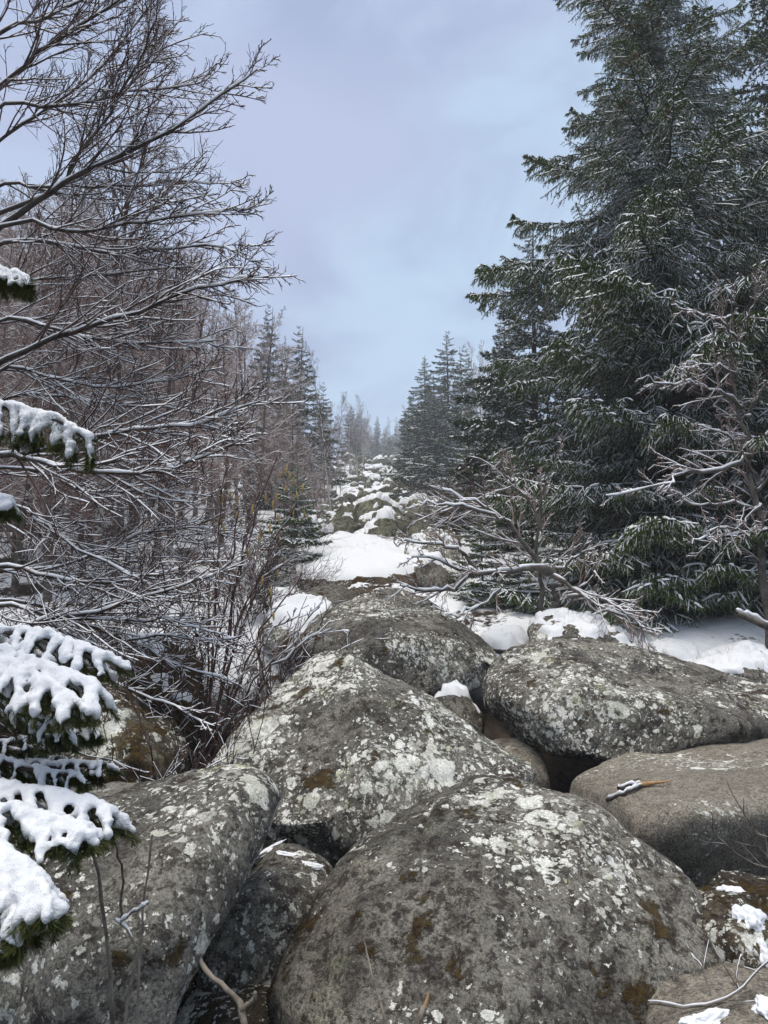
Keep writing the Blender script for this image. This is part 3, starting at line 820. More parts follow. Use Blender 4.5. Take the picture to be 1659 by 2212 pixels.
# the tall spruce: every bough is a part
rng = np.random.default_rng(44)
BN = [spruce_branch(rng, 20, 13, 11, 0.0125, 0.0048, 0.0060, 0.72, 0.34, 0.9, axk=14, l2=0.22) for k in range(6)]
BNm = [(mesh('branch', [(a[0], a[1], M_BARK), (b[0], b[1], M_NEED)]), mesh('snow', [(c[0], c[1], M_SNOWT)])) for a, b, c in BN]
bx, by = P(1494, 1370, 14.0)[0], 14.0
bz = tz(bx, by)
root = thing('spruce_tree', 'tall dark spruce with snow-flecked drooping boughs rising over the boulders', 'tree', (bx, by, bz - 0.1))
tr = grow(rng, np.zeros((1, 3)), np.array([[0.0, 0, 1.0]]), 21.0, 24, 0.006, 0.02); rt = taper(0.24, 0.015, 1, 24)
V, F = tube(tr, rt, 14)
obj('trunk', mesh('trunk', [(V, F, M_BARKG)]), root)
HS = 21.0; cnt = 0; z = 0.12
while z < 20.6 and cnt < 282:
    per = 7 if z < 2.2 else 6 if z < 6 else 5
    for j in range(per):
        L = np.interp(z, (0, 2, 5, 8.5, 11, 14, 21), (3.7, 3.9, 3.9, 3.0, 2.3, 1.55, 0.25)) * (0.72 + 0.42 * rng.random())
        az = 2 * math.pi * (j + rng.random() * 0.8) / per + cnt * 0.37
        pit = np.interp(z, (0, 4, 10, 16, 21), (-0.16, -0.08, 0.06, 0.25, 0.8)) + rng.normal(0, 0.09)
        zz = min(z + rng.normal(0, 0.12), 20.8)
        m = BNm[rng.integers(6)]
        b = obj('branch', m[0], root, (0, 0, zz), (0, -pit, az), (L, L * (0.75 + 0.3 * rng.random()), L))
        obj('snow', m[1], b)
        cnt += 1
    z += np.interp(z, (0, 12, 21), (0.34, 0.46, 0.36))
for k in range(16):                      # the skirt of low boughs
    m = BNm[k % 6]; L = 3.3 + 1.2 * rng.random()
    b = obj('branch', m[0], root, (0, 0, 0.25 + 1.3 * rng.random()), (0, 0.12 + rng.normal(0, 0.05), -1.57 + (k - 7.5) / 7.5 * 1.35), (L, L, L))
    obj('snow', m[1], b)
# dead lower twigs and hanging cones
p, d, r, t = kids(rng, tr, rt, 90, 0.02, 0.16, 75, 105)
b1 = grow(rng, p, d, 1.2 + 1.8 * rng.random(len(p)), 8, 0.06, -0.06); q1 = taper(0.012, 0.004, len(p), 8)
p, d, r, t = kids(rng, b1, q1, 9, 0.2, 1.0, 30, 60)
b2 = grow(rng, p, d, 0.3 + 0.5 * rng.random(len(p)), 4, 0.1, -0.08); q2 = taper(0.005, 0.003, len(p), 4)
o = obj('dead_twigs', mesh('dead_twigs', [(*tube(b1, q1, 4), M_BARK), (*tube(b2, q2, 3), M_BARK)]), root); o['kind'] = 'stuff'
cp = np.zeros((1, 6, 3)); cp[0, :, 2] = np.linspace(0, -0.13, 6)
CM = mesh('cone', [(*tube(cp, np.array([[0.004, 0.018, 0.022, 0.021, 0.014, 0.002]]), 7), M_CONE)])
boughs = [(o, o.location.z, o.scale[0], o.rotation_euler) for o in root.children if o.name.startswith('branch') and 8.0 < o.location.z < 13.5 and math.cos(o.rotation_euler.z - 3.6) > 0.1]
for o, zz, L, ro in boughs:
    for c in range(int(rng.integers(1, 4))):
        u = 0.72 + 0.24 * rng.random()
        obj('cone', CM, o, (u, rng.normal(0, 0.02), 0.06 * u - 0.34 * u ** 2 + 0.255 * u ** 3.5 - 0.005), (0, -ro.y, 0), (1.1 / o.scale[0], 1.1 / o.scale[1], 1.1 / o.scale[2]))

# ------------------------------------------------------------------ limbs drawn as chains of places
def sprig(rng, root, limbs, n1, n2, n3, r0, l1, bark=None, twig=None, th=0.012, trop=0.03, name='limb', a0=25, a1=52, r1=0.006, rt=0.0042, seg=14, wob=0.012, t0=0.12):
    """limbs: world polylines; each becomes a part 'limb' with twigs, and snow on it"""
    bark = bark or M_BARK; twig = twig or M_TWIG
    off = np.array(root.location)
    for li, (pl, rr) in enumerate(limbs):
        ax = resample(np.array(pl) - off, seg, rng, wob)[None]
        Lx = np.linalg.norm(np.diff(ax[0], axis=0), axis=1).sum()
        ra = taper(rr or r0, r1, 1, seg, 0.8)
        ch = [(*tube(ax, ra, 7), bark)]; sn = [snow_on(rng, ax, ra, th + 0.35 * np.mean(ra), 5, 0.95)]
        if n1:
            k1 = max(int(n1 * Lx), 3)
            p, d, r, t = kids(rng, ax, ra, k1, t0, 1.0, a0, a1)
            L1 = l1 * (1.2 - 0.98 * t) * (0.55 + 0.9 * rng.random(len(t)))
            b1 = grow(rng, p, d, L1, 8, 0.08, trop); q1 = taper(np.minimum(r * 0.6, 0.013), rt, len(p), 8)
            ch.append((*tube(b1, q1, 4), twig)); sn.append(snow_on(rng, b1, q1, th * 0.85, 3, 0.85))
            if n2:
                p, d, r, t = kids(rng, b1, q1, n2, 0.12, 1.0, 25, 50)
                L2 = np.repeat(L1, n2) * 0.34 * (1.1 - 0.6 * t) * (0.6 + 0.8 * rng.random(len(t)))
                b2 = grow(rng, p, d, L2, 5, 0.07, trop * 1.3); q2 = taper(0.0052, rt * 0.8, len(p), 5)
                ch.append((*tube(b2, q2, 3), twig)); sn.append(snow_on(rng, b2, q2, th * 0.6, 3, 0.7))
                if n3:
                    p, d, r, t = kids(rng, b2, q2, n3, 0.2, 1.0, 25, 50)
                    L3 = np.repeat(L2, n3) * 0.45 * (0.6 + 0.8 * rng.random(len(t)))
                    b3 = grow(rng, p, d, L3, 3, 0.1, trop * 2); q3 = taper(0.0036, 0.0026, len(p), 3)
                    ch.append((*tube(b3, q3, 3), twig)); pass
        o = obj(name, mesh(name, ch), root)
        SV, SF = merge(sn)
        obj('snow', mesh('snow', [(SV, SF, M_SNOWT)]), o)


# the big beech whose trunk stands outside the picture
rng = np.random.default_rng(55)
tx, ty = P(-420, 1000, 8.6)[0], 8.6
beech = thing('beech_tree', 'big bare beech with long snow-lined limbs sweeping over the thicket', 'tree', (tx, ty, tz(tx, ty) - 0.1))
tk = grow(rng, np.zeros((1, 3)), np.array([[0.02, 0, 1.0]]), 12.5, 16, 0.02, 0.02)
V, F = tube(tk, taper(0.22, 0.06, 1, 16), 14)
obj('trunk', mesh('trunk', [(V, F, M_BARKG)]), beech)
LB = [
    ([(0, 495), (100, 425), (165, 380), (280, 325), (380, 280), (500, 200), (585, 145)], 0.055, 7.4),
    ([(117, 410), (165, 350), (235, 260), (280, 185), (320, 115), (345, 50), (365, -40)], 0.032, 7.3),
    ([(0, 190), (75, 125), (165, 65), (240, 20), (330, -60)], 0.05, 7.0),
    ([(0, 60), (90, 40), (200, -10), (300, -70)], 0.035, 7.2),
    ([(0, 300), (100, 240), (210, 160), (300, 60), (380, -30)], 0.03, 8.0),
    ([(0, 230), (100, 232), (200, 220), (290, 198), (400, 190), (470, 170)], 0.028, 7.8),
    ([(25, 480), (125, 500), (200, 500), (280, 490), (350, 480), (450, 465), (562, 457)], 0.028, 7.0),
    ([(0, 400), (75, 405), (200, 400), (300, 400), (390, 390), (510, 395)], 0.026, 7.8),
    ([(0, 525), (125, 525), (250, 550), (350, 540), (500, 530), (556, 552)], 0.028, 7.2),
    ([(0, 620), (120, 600), (260, 590), (400, 580), (540, 600)], 0.022, 7.6),
    ([(0, 783), (75, 748), (150, 723), (225, 698), (325, 668), (400, 638), (500, 613), (562, 597)], 0.040, 6.8),
    ([(0, 698), (125, 713), (250, 738), (350, 741), (500, 738)], 0.026, 7.2),
    ([(0, 798), (100, 813), (225, 838), (350, 828), (475, 798)], 0.025, 7.5),
    ([(0, 860), (120, 850), (240, 870), (380, 880), (520, 900)], 0.02, 7.9),
    ([(100, 975), (175, 955), (250, 938), (325, 923), (425, 921), (500, 898), (588, 864)], 0.028, 6.6),
    ([(0, 985), (60, 995), (150, 1018), (250, 1028), (350, 1023), (450, 998), (530, 968)], 0.034, 6.4),
    ([(50, 1013), (175, 1063), (300, 1058), (475, 1073)], 0.022, 6.7),
    ([(0, 1083), (100, 1133), (150, 1168), (300, 1245), (400, 1290)], 0.024, 6.6),
    ([(60, 1230), (200, 1200), (300, 1150), (400, 1133), (475, 1138), (545, 1141)], 0.020, 7.0),
    ([(0, 1223), (100, 1248), (225, 1258), (350, 1245), (470, 1210)], 0.026, 6.5),
    ([(-50, 1370), (75, 1348), (200, 1328), (325, 1288), (425, 1258), (490, 1232)], 0.030, 6.2),
    ([(0, 1308), (125, 1330), (250, 1333), (380, 1340), (480, 1370)], 0.024, 6.3),
    ([(0, 1290), (150, 1325), (300, 1390), (400, 1440), (520, 1480)], 0.022, 6.5),
    ([(150, 1415), (260, 1390), (350, 1375), (450, 1385), (540, 1380)], 0.016, 6.2),
    ([(150, 1440), (280, 1480), (380, 1520), (480, 1560)], 0.014, 6.0),
]
limbs = []
for pl, rr, dd in LB:
    y0 = pl[0][1]; st = P(-420, y0 + (170 if y0 < 900 else 10) + (120 if y0 < 400 else 0), 8.6)
    st[0] = tx; m = len(pl)
    w = [P(q[0] * 0.955, q[1], dd + 0.6 * (1 - j / (m - 1)) - 0.3 * j / (m - 1)) for j, q in enumerate(pl)]
    limbs.append(([st, (st + w[0]) / 2 + np.array((0, 0, -0.08))] + w, rr))
sprig(rng, beech, limbs[:16], 4.4, 7, 3, 0.03, 1.35, M_BARK, M_TWIG, 0.0098, 0.022, 'limb', 12, 34, 0.005, 0.0034, 18, 0.010, 0.30)
sprig(rng, beech, limbs[16:-3], 4.4, 6, 2, 0.03, 1.25, M_BARK, M_TWIG, 0.0070, 0.018, 'limb', 12, 34, 0.004, 0.0030, 18, 0.010, 0.30)
sprig(rng, beech, limbs[-3:], 3.0, 5, 2, 0.03, 0.7, M_BARK, M_TWIG, 0.006, 0.02, 'limb', 20, 44, 0.005, 0.0034, 18, 0.010, 0.30)

# the bent snowy tree by the boulders
rng = np.random.default_rng(66)
bp0 = P(1195, 1335, 10.6)
bent = thing('bent_tree', 'bent old bare tree with snow-covered limbs sprawling over the boulders', 'tree', (bp0[0], bp0[1], tz(bp0[0], bp0[1]) - 0.1))


def PX(seq, d0, d1):
    m = len(seq)
    return [P(a, b, d0 + (d1 - d0) * j / (m - 1)) for j, (a, b) in enumerate(seq)]


lm = [
    (PX([(1200, 1345), (1196, 1300), (1200, 1262), (1192, 1232)], 10.6, 10.6), 0.085),
    (PX([(1168, 1345), (1172, 1300), (1178, 1255), (1170, 1210), (1172, 1150), (1180, 1082), (1183, 1056), (1205, 1005), (1232, 957)], 10.7, 10.4), 0.045),
    (PX([(1192, 1235), (1150, 1228), (1090, 1240), (1020, 1240), (950, 1215), (890, 1205)], 10.5, 9.6), 0.055),
    (PX([(1185, 1240), (1130, 1170), (1080, 1120), (1020, 1085), (930, 1055)], 10.5, 10.2), 0.05),
    (PX([(1090, 1120), (1020, 1100), (950, 1090), (905, 1085)], 10.3, 10.0), 0.025),
    (PX([(1040, 1240), (1000, 1190), (960, 1180), (890, 1175), (850, 1170)], 10.2, 9.5), 0.03),
    (PX([(1020, 1240), (970, 1275), (900, 1265), (870, 1250)], 10.1, 9.5), 0.03),
    (PX([(1100, 1240), (1050, 1300), (990, 1325), (950, 1320)], 10.3, 9.6), 0.028),
    (PX([(1190, 1240), (1230, 1265), (1290, 1300), (1350, 1330), (1420, 1375)], 10.5, 9.8), 0.038),
    (PX([(1225, 1290), (1290, 1295), (1345, 1320), (1395, 1375), (1412, 1430)], 10.5, 9.6), 0.028),
    (PX([(1195, 1235), (1230, 1210), (1262, 1180), (1255, 1120)], 10.6, 10.5), 0.03),
    (PX([(1200, 1330), (1235, 1290), (1270, 1240), (1290, 1250)], 10.6, 10.2), 0.025),
    (PX([(1172, 1150), (1140, 1080), (1100, 1040), (1090, 1000)], 10.5, 10.6), 0.02),
]
sprig(rng, bent, lm, 5.5, 8, 2, 0.03, 0.7, M_BARKG, M_TWIGP, 0.011, 0.01, 'limb', 22, 50, 0.006, 0.0045, 16, 0.02, 0.2)

# the bare snowy tree in front of the tall spruce
rng = np.random.default_rng(77)
q = P(1655, 1380, 10.4)
edge = thing('bare_tree', 'crooked bare tree with snowy limbs in front of the tall spruce', 'tree', (q[0], q[1], tz(q[0], q[1]) - 0.1))
lm = [
    (PX([(1665, 1400), (1655, 1250), (1640, 1100), (1625, 980), (1605, 880), (1596, 780), (1594, 690), (1600, 600)], 10.4, 10.4), 0.07),
    (PX([(1605, 880), (1555, 850), (1500, 832), (1440, 838), (1400, 820)], 10.4, 9.8), 0.032),
    (PX([(1600, 820), (1560, 795), (1510, 790), (1460, 800)], 10.4, 9.9), 0.024),
    (PX([(1596, 740), (1560, 690), (1500, 660), (1460, 650)], 10.4, 10.0), 0.022),
    (PX([(1625, 985), (1560, 1020), (1480, 1030), (1420, 1062), (1310, 1085)], 10.4, 9.5), 0.035),
    (PX([(1640, 1040), (1600, 960), (1570, 930), (1500, 920)], 10.4, 10.0), 0.028),
    (PX([(1650, 1100), (1590, 1085), (1500, 1090), (1450, 1050)], 10.4, 9.7), 0.026),
    (PX([(1645, 1090), (1590, 1140), (1540, 1150), (1490, 1180)], 10.4, 9.6), 0.022),
    (PX([(1610, 900), (1640, 850), (1680, 800), (1700, 740)], 10.4, 10.2), 0.025),
    (PX([(1600, 700), (1640, 640), (1680, 560)], 10.4, 10.2), 0.02),
    (PX([(1635, 1060), (1680, 1000), (1720, 960)], 10.4, 10.0), 0.03),
]
sprig(rng, edge, lm, 6.0, 8, 2, 0.03, 0.6, M_BARKG, M_TWIGP, 0.010, -0.01, 'limb', 25, 55, 0.006, 0.0042, 16, 0.025, 0.15)

# catkin bush
rng = np.random.default_rng(88)
q = P(455, 1640, 6.6)
bush = thing('hazel_bush', 'bare hazel bush with hanging yellow catkins beside the pyramid-shaped boulder', 'bush', (q[0], q[1], tz(q[0], q[1]) - 0.05))
lm = []
tips = [(482, 1010), (600, 1000), (560, 1060), (640, 1090), (520, 1100), (590, 1180), (655, 1250), (440, 1180), (690, 1300), (720, 1330), (400, 1240), (620, 1330)]
for k, (a, b) in enumerate(tips):
    d1 = 6.2 + 0.5 * rng.random()
    mx = 455 + (a - 455) * 0.35
    lm.append((PX([(450 + rng.normal(0, 10), 1640), (mx, 1640 - (1640 - b) * 0.5), (455 + (a - 455) * 0.72, 1640 - (1640 - b) * 0.8), (a, b)], 6.6, d1), 0.0115))
sprig(rng, bush, lm, 4.0, 5, 0, 0.014, 0.5, M_TWIG, M_TWIGP, 0.010, 0.06, 'stem', 20, 42, 0.005, 0.004, 12, 0.02, 0.3)
cp = np.zeros((1, 7, 3)); cp[0, :, 2] = np.linspace(0, -0.075, 7)
KM = mesh('catkin', [(*tube(cp, np.array([[0.003, 0.008, 0.0098, 0.0098, 0.009, 0.007, 0.001]]), 6), M_CATK)])
for a, b in [(475, 1055), (483, 1065), (497, 1060), (505, 1085), (512, 1070), (545, 1090), (603, 1015), (620, 1005), (628, 1020), (634, 1030), (655, 1045), (474, 1115), (520, 1120), (574, 1065), (590, 1080), (598, 1065), (630, 1095), (655, 1100), (562, 1140), (583, 1130), (482, 1130), (600, 1110), (512, 1105), (585, 1270), (600, 1230), (568, 1245), (618, 1050), (560, 1155), (640, 1060), (540, 1185), (590, 1320)]:
    pq = P(a, b, 6.3 + 0.2 * rng.random()) - np.array(bush.location)
    obj('catkin', KM, bush, pq, (rng.normal(0, 0.12), rng.normal(0, 0.12), 0), (1, 1, 0.8 + 0.5 * rng.random()))

# low brush
rng = np.random.default_rng(99)


def shrub_parts(rng, H, ns, th=0.006):
    a = rng.random(ns) * 6.28; sp = 0.25 + 0.65 * rng.random(ns)
    d = np.stack([np.cos(a) * sp, np.sin(a) * sp, np.ones(ns)], 1)
    L = H * (0.6 + 0.5 * rng.random(ns))
    b0 = grow(rng, rng.normal(0, 0.06, (ns, 3)) * np.array((1, 1, 0)), d, L, 9, 0.07, -0.01); q0 = taper(0.011, 0.004, ns, 9)
    p, dd, r, t = kids(rng, b0, q0, 9, 0.2, 1.0, 25, 55)
    L1 = np.repeat(L, 9) * 0.36 * (1.1 - 0.5 * t) * (0.6 + 0.8 * rng.random(len(t)))
    b1 = grow(rng, p, dd, L1, 6, 0.10, 0.0); q1 = taper(0.005, 0.0032, len(p), 6)
    p, dd, r, t = kids(rng, b1, q1, 5, 0.2, 1.0, 25, 55)
    b2 = grow(rng, p, dd, np.repeat(L1, 5) * 0.4, 3, 0.1, 0.0); q2 = taper(0.0034, 0.0026, len(p), 3)
    sn = merge([snow_on(rng, b0, q0, th, 3, 0.8), snow_on(rng, b1, q1, th * 0.7, 3, 0.65), snow_on(rng, b2, q2, th * 0.45, 3, 0.5)])
    return (mesh('stems', [(*tube(b0, q0, 5), M_BARK)]), mesh('twigs', [(*tube(b1, q1, 3), M_TWIG), (*tube(b2, q2, 3), M_TWIG)]), mesh('snow', [(*sn, M_SNOWT)]), H)


SHR = [shrub_parts(rng, 1.8, 12) for k in range(3)]


def shrub(v, px, top, d, label, group, wid=1.0):
    pq = P(px, top, d); x = pq[0]; h = max(pq[2] - tz(x, d), 0.4); s = h / 1.8
    root = thing('shrub', label, 'shrub', (x, d, tz(x, d) - 0.05), group, rng.random() * 6.28, s)
    root.scale = (s * wid, s * wid, s)
    obj('stems', SHR[v][0], root); c = obj('twigs', SHR[v][1], root); obj('snow', SHR[v][2], c)


for k, (px, top, d) in enumerate([(330, 1380, 7.0), (420, 1330, 7.6), (260, 1300, 8.2), (520, 1300, 8.4), (380, 1250, 9.2), (180, 1240, 9.5), (100, 1270, 8.6), (470, 1420, 6.7), (560, 1330, 7.4), (20, 1260, 9.0)]):
    shrub(k % 3, px, top, d, 'tangled bare shrub in the dark brush between beech limbs and boulders', 'shrubs in the brush', 1.1)
for k, (px, top, d) in enumerate([(300, 1545, 5.0), (375, 1530, 5.2), (225, 1570, 4.9), (420, 1500, 5.4)]):
    shrub(k % 3, px, top, d, 'sparse dark twiggy shrub growing against the rust-brown mossy boulder', 'shrubs against the mossy boulder', 0.7)
for k, (px, top, d) in enumerate([(600, 1160, 11.5), (655, 1190, 12.5), (690, 1215, 13.2), (560, 1120, 11.8), (520, 1180, 11.0), (640, 1110, 15.5), (690, 1090, 19), (600, 1060, 17), (450, 1150, 12.5), (300, 1130, 13), (150, 1120, 13.5), (380, 1090, 16), (230, 1060, 17), (60, 1080, 16)]):
    shrub(k % 3, px, top, d, 'frosted grey shrub at the thicket edge along the boulders', 'shrubs along the thicket edge', 1.25)
for k, (px, top, d) in enumerate([(960, 1040, 26), (1000, 1035, 24), (1050, 1020, 21), (930, 1045, 31), (1100, 1010, 19)]):
    shrub(k % 3, px, top, d, 'brownish shrub at the foot of the dark spruce cluster', 'shrubs below the spruce cluster', 1.5)

# ------------------------------------------------------------------ the young spruce with thick snow
rng = np.random.default_rng(111)
yx, yy = P(-330, 1700, 2.5)[0], 2.5
young = thing('young_spruce', 'young spruce with thick pillows of fresh snow on its boughs', 'tree', (yx, yy, tz(yx, yy) - 0.05))
tk = grow(rng, np.zeros((1, 3)), np.array([[0, 0, 1.0]]), 4.2, 12, 0.01, 0.02)
obj('trunk', mesh('trunk', [(*tube(tk, taper(0.05, 0.012, 1, 12), 10), M_BARK)]), young)


def bake(me, voxel, it=3, amp=0.004, seed=0):
    o = bpy.data.objects.new('tmp', me); COL.objects.link(o)
    m = o.modifiers.new('r', 'REMESH'); m.mode = 'VOXEL'; m.voxel_size = voxel; m.use_smooth_shade = True
    m = o.modifiers.new('s', 'SMOOTH'); m.factor = 0.6; m.iterations = it
    dg = bpy.context.evaluated_depsgraph_get(); dg.update()
    out = bpy.data.meshes.new_from_object(o.evaluated_get(dg))
    bpy.data.objects.remove(o)
    n = len(out.vertices); V = np.zeros(n * 3, np.float32); out.vertices.foreach_get('co', V); V = V.reshape(-1, 3)
    NN = np.zeros(n * 3, np.float32); out.vertices.foreach_get('normal', NN); NN = NN.reshape(-1, 3)
    V += NN * (amp * fbm(V.astype(float), 45.0, 3, seed))[:, None]
    out.vertices.foreach_set('co', V.ravel()); out.update()
    out.polygons.foreach_set('use_smooth', np.ones(len(out.polygons), bool))
    out.materials.clear(); out.materials.append(M_SNOW)
    return out


YB = [  # (chain, depth start, depth end, side length, hang, snow radius, snow keep)
    ([(-120, 555), (0, 583), (68, 603)], 2.0, 1.95, 0.08, 0.9, 0.014),
    ([(-150, 838), (0, 872), (120, 892), (246, 940)], 2.0, 1.85, 0.12, 2.2, 0.016),
    ([(-140, 1030), (-30, 1060), (30, 1083)], 2.1, 2.0, 0.08, 0.6, 0.016),
    ([(-200, 1340), (0, 1368), (140, 1388), (266, 1428)], 2.45, 2.1, 0.17, 0.25, 0.024),
    ([(-200, 1370), (0, 1410), (130, 1450), (262, 1500)], 2.3, 2.0, 0.17, 0.3, 0.024),
    ([(-200, 1380), (0, 1440), (110, 1490), (190, 1535)], 2.1, 1.9, 0.14, 0.4, 0.023),
    ([(-150, 1470), (60, 1540), (178, 1572)], 2.3, 2.15, 0.11, 0.3, 0.015),
    ([(-100, 1615), (100, 1592), (245, 1576)], 2.45, 2.3, 0.08, 0.15, 0.013),
    ([(-100, 1600), (60, 1625), (150, 1635)], 2.5, 2.4, 0.10, 0.3, 0.011),
    ([(-100, 1655), (100, 1650), (256, 1652)], 2.4, 2.2, 0.10, 0.3, 0.014),
    ([(-100, 1630), (80, 1670), (215, 1688)], 2.3, 2.15, 0.11, 0.3, 0.014),
    ([(-160, 1690), (0, 1712), (140, 1728), (276, 1762)], 2.0, 1.9, 0.15, 0.25, 0.022),
    ([(-160, 1730), (70, 1760), (215, 1802)], 1.9, 1.8, 0.13, 0.35, 0.021),
    ([(-150, 1770), (0, 1835), (80, 1900), (140, 1945)], 1.8, 1.6, 0.13, 0.4, 0.021),
    ([(-100, 1840), (15, 1930), (62, 2000)], 1.75, 1.6, 0.09, 0.5, 0.020),
    ([(-80, 1975), (5, 2020), (30, 2060)], 1.7, 1.6, 0.06, 0.5, 0.015),
]
off = np.array(young.location)
for bi, (pl, d0, d1, sl_, hang, sr) in enumerate(YB):
    w = PX([(a * 0.86 if a > 0 else a, b) for a, b in pl], d0, d1)
    z0 = w[0][2] - 0.05
    ax = resample(np.array([np.array((yx, yy, z0))] + w) - off, 20, rng, 0.003)[None]
    Lx = np.linalg.norm(np.diff(ax[0], axis=0), axis=1).sum()
    ra = taper(0.011, 0.003, 1, 20)
    k1 = max(int(Lx / 0.050), 7)
    p, d, r, t = kids(rng, ax, ra, k1, 0.30, 0.985, 32, 50, 0.92)
    d = unit(d + np.array((0.0, -0.10, -hang * 0.9 - 0.25)))
    L1 = sl_ * 1.2 * (1.25 - 0.75 * t) * (0.8 + 0.4 * rng.random(len(t)))
    b1 = grow(rng, p, d, L1, 6, 0.05, -0.03 - 0.05 * hang); q1 = taper(0.0032, 0.002, len(p), 6)
    p, d, r, t = kids(rng, b1, q1, 2, 0.25, 0.7, 28, 40, 0.9)
    d = unit(d + np.array((0.0, 0, -hang * 0.4 - 0.15)))
    L2 = np.repeat(L1, 2) * 0.42 * (1.1 - 0.5 * t)
    b2 = grow(rng, p, d, L2, 4, 0.05, -0.04); q2 = taper(0.002, 0.0015, len(p), 4)
    ch = [(*tube(ax, ra, 6), M_BARK), (*tube(b1, q1, 4), M_DEAD)]
    for b, K in ((ax[:, 6:], 40), (b1, 44), (b2, 30)):
        ch.append((*needles(rng, b, K, 0.025, 0.0019, 0.85), M_NEEDN))
    br = obj('branch', mesh('branch', ch), young)
    sv = []
    for b, rr in ((ax[:, 5:], sr * 0.58), (b1, sr * 0.57), (b2[::3], sr * 0.38)):
        m, n, _ = b.shape
        bb = np.stack([b[:, i // 2] if i % 2 == 0 else (b[:, i // 2] + b[:, i // 2 + 1]) / 2 for i in range(2 * n - 1)], 1)
        rad = rr * (0.6 + 0.7 * rng.random(bb.shape[:2])); rad[:, -1] = 0.001; rad[:, -2] *= 0.75; rad[:, 0] = 0.001
        bb = bb + np.array((0, 0, 1.0)) * (rr * 0.7 + 0.007)
        sv.append(tube(bb, rad, 8))
    SV, SF = merge(sv)
    obj('snow', bake(mesh('snow', [(SV, SF, M_SNOW)]), 0.0075 if sr > 0.014 else 0.0065, 2, 0.0055, bi), br)

# ------------------------------------------------------------------ sticks and small twigs
def stick(name, label, chains, mat, cat='stick', sn=0.0, side=0, seed=0, r1=0.003, group=None, sl=0.15):
    rng = np.random.default_rng(500 + seed)
    o0 = np.array(chains[0][0][0])
    ch = []; sv = []
    for pl, r0 in chains:
        ax = resample(np.array(pl) - o0, 14, rng, 0.002)[None]; ra = taper(r0, r1, 1, 14)
        ax_r = ra * (0.9 + 0.25 * rng.random(ra.shape))
        ch.append((*tube(ax, ax_r, 7), mat))
        if sn:
            sv.append(snow_on(rng, ax, ra, sn, 6, 0.95))
        if side:
            p, d, r, t = kids(rng, ax, ra, side, 0.25, 0.95, 25, 50)
            b = grow(rng, p, d, sl * (0.6 + 0.8 * rng.random(len(p))), 5, 0.1, 0.04); q = taper(0.0028, 0.0016, len(p), 5)
            ch.append((*tube(b, q, 4), mat))
            if sn:
                sv.append(snow_on(rng, b, q, sn * 0.5, 4, 0.5))
    o = tag(obj(name, mesh(name, ch), None, o0), label, cat, group)
    if sv:
        obj('snow', mesh('snow', [(*merge(sv), M_SNOW)]), o)
    return o


stick('dead_stem', 'long bare grey stem crossing the broad lichen boulder by the young spruce', [(PX([(250, 2330), (245, 2200), (228, 2000), (205, 1850), (160, 1790), (70, 1745)], 2.4, 2.0), 0.007)], M_DEAD, 'stem', 0, 0, 1)
stick('dead_stem', 'snow-edged crooked stem rising before the broad lichen boulder', [(PX([(270, 2330), (272, 2212), (285, 2100), (295, 2060), (282, 2010), (258, 1990), (250, 1980)], 2.3, 2.3), 0.005), (PX([(258, 1992), (290, 1970), (325, 1950)], 2.3, 2.3), 0.004)], M_DEAD, 'stem', 0.007, 0, 2)
stick('dead_stem', 'thin upright twig in front of the broad lichen boulder', [(PX([(300, 2330), (300, 2100), (310, 1950), (325, 1830), (330, 1800)], 2.5, 2.5), 0.004)], M_DEAD, 'stem', 0, 0, 3)
stick('dead_stem', 'short twig hanging below the snowy spruce bough', [(PX([(262, 1985), (265, 1900), (252, 1830), (245, 1800)], 2.4, 2.1), 0.004)], M_DEAD, 'stem', 0, 0, 4)
stick('branch_stick', 'forked pale stick leaning out of the gap between front boulders', [(PX([(545, 2330), (530, 2212), (515, 2165), (480, 2130), (440, 2090), (424, 2055)], 2.8, 3.0), 0.013), (PX([(522, 2180), (545, 2160), (552, 2140)], 2.85, 2.85), 0.008)], M_DEAD, 'stick', 0, 0, 5, 0.008)
stick('branch_stick', 'slim dark stick leaning on the foot of the big domed boulder', [(PX([(850, 2300), (830, 2200), (805, 2110), (785, 2030)], 2.55, 2.8), 0.006)], M_DEAD, 'stick', 0, 0, 6)
o = stick('branch_stick', 'broken stick with fresh orange split end before the big domed boulder', [(PX([(860, 2300), (900, 2212), (918, 2175)], 2.5, 2.6), 0.010)], M_DEAD, 'stick', 0, 0, 7, 0.009)
cpt = np.array(PX([(918, 2177), (924, 2155), (926, 2140)], 2.6, 2.6)) - np.array(o.location)
obj('split_end', mesh('split_end', [(*tube(resample(cpt, 5)[None], taper(0.009, 0.001, 1, 5), 6), M_SPLIT)]), o)
# stick lying on the tan slab
bpy.context.view_layer.update()
dg = bpy.context.evaluated_depsgraph_get()
slab = [o for o in COL.objects if o.get('label', '').startswith('flat tan slab')][0]


def on_slab(px, py, lift):
    a = P(px, py, 1.0) - np.array((0, 0, EYE)); a = a / np.linalg.norm(a)
    org = slab.matrix_world.inverted() @ co.matrix_world.translation
    hit, loc, nn, _ = slab.ray_cast(org, a)
    q = np.array(slab.matrix_world @ loc) if hit else P(px, py, 5.0)
    return q + np.array((0, 0, lift))


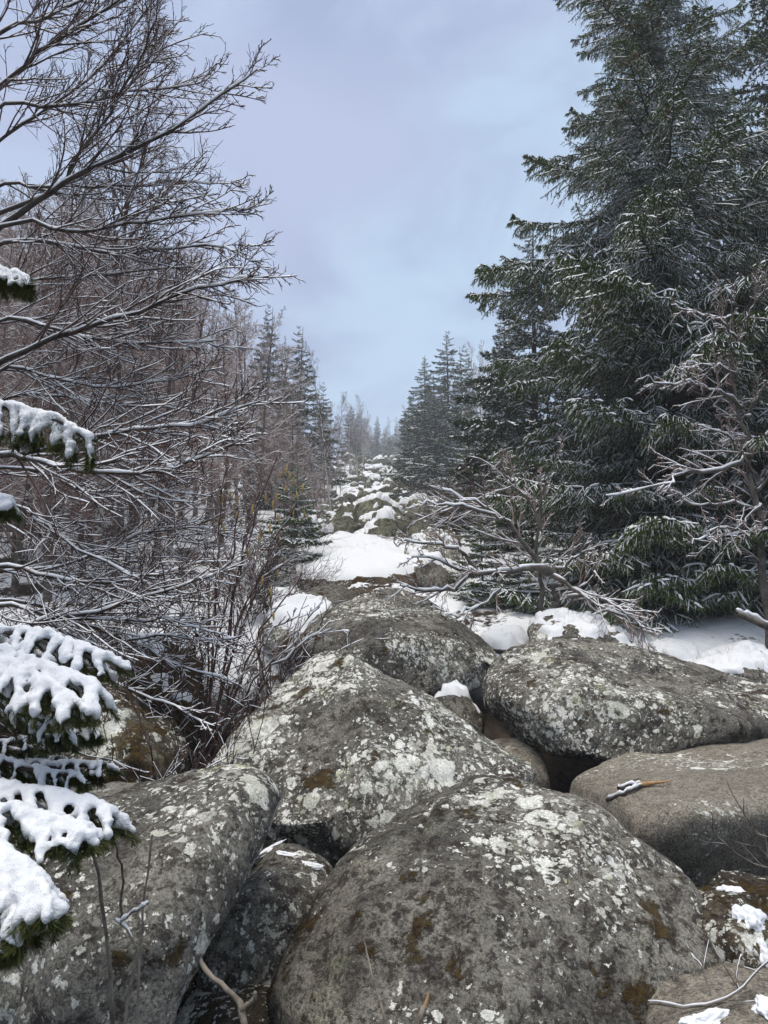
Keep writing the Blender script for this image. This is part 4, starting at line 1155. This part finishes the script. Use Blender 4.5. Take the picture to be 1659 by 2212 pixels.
o = stick('broken_branch', 'broken forked branch with orange split end lying on the tan slab', [([on_slab(a, b, 0.018) for a, b in ((1312, 1735), (1350, 1720), (1385, 1703))], 0.014), ([on_slab(a, b, 0.018) for a, b in ((1336, 1710), (1362, 1703), (1385, 1701))], 0.015)], M_BARK, 'branch', 0.010, 0, 9, 0.012)
cpt = np.array([on_slab(a, b, 0.02) for a, b in ((1380, 1702), (1415, 1698), (1448, 1694))]) - np.array(o.location)
obj('split_end', mesh('split_end', [(*tube(resample(cpt, 6)[None], taper(0.019, 0.004, 1, 6), 6), M_SPLIT)]), o)
stick('bare_sapling', 'dry budded sapling twigs before the dark face of the tan slab',
      [(PX([(1720, 1890), (1659, 1875), (1600, 1850), (1555, 1810), (1530, 1770)], 3.6, 3.5), 0.005), (PX([(1720, 1830), (1640, 1800), (1615, 1770), (1600, 1740)], 3.6, 3.5), 0.004), (PX([(1700, 1900), (1640, 1830), (1620, 1800)], 3.6, 3.5), 0.004)], M_DEAD, 'sapling', 0, 6, 10, 0.0022, None, 0.12)
stick('bare_sapling', 'thin dry stems arching between the domed boulder and brown boulder',
      [(PX([(1400, 2165), (1480, 2175), (1560, 2160), (1620, 2120), (1680, 2060)], 3.0, 3.1), 0.007), (PX([(1540, 2180), (1520, 2100), (1490, 2060)], 3.1, 3.2), 0.004), (PX([(1600, 2170), (1590, 2110), (1600, 2060)], 3.1, 3.2), 0.004)], M_DEAD, 'sapling', 0.003, 2, 11)
stick('log', 'snow-topped fallen log end poking in above the snowfield', [(PX([(1590, 1323), (1640, 1345), (1760, 1400)], 8.6, 8.8), 0.035)], M_DEAD, 'log', 0.03, 0, 12, 0.05)
stick('dead_stem', 'broken pale stub standing at the edge of the pyramid-shaped boulder', [(PX([(566, 1500), (562, 1430), (554, 1385)], 6.5, 6.5), 0.014)], M_DEAD, 'stem', 0.008, 0, 13, 0.007)
stick('branch_stick', 'snowy fallen branch curving over the grey rock in the brush', [(PX([(180, 1395), (250, 1378), (290, 1395), (320, 1430)], 7.0, 6.9), 0.03)], M_BARK, 'branch', 0.03, 0, 14, 0.02)

# ------------------------------------------------------------------ air
m = bpy.data.materials.new('haze'); m.use_nodes = True; t = m.node_tree; t.nodes.clear()
pv = N(t, 'ShaderNodeVolumePrincipled', {'Color': C(0.95, 0.97, 1.0), 'Density': 0.0016, 'Anisotropy': 0.0})
N(t, 'ShaderNodeOutputMaterial', {1: pv.outputs[0]})
lo = np.array((-262, -82, -8.0)); hi = np.array((262, 420, 54.0))
HV = np.array([[(lo[0], hi[0])[i & 1], (lo[1], hi[1])[(i >> 1) & 1], (lo[2], hi[2])[(i >> 2) & 1]] for i in range(8)])
HF = np.array([[0, 2, 3, 1], [4, 5, 7, 6], [0, 1, 5, 4], [2, 6, 7, 3], [0, 4, 6, 2], [1, 3, 7, 5]])
h = obj('haze', mesh('haze', [(HV, HF, m)], False)); h['kind'] = 'stuff'

tri = sum(len(me.loops) - 2 * len(me.polygons) for me in bpy.data.meshes if me.users)
print('TRIS', tri, 'OBJECTS', len(COL.objects))
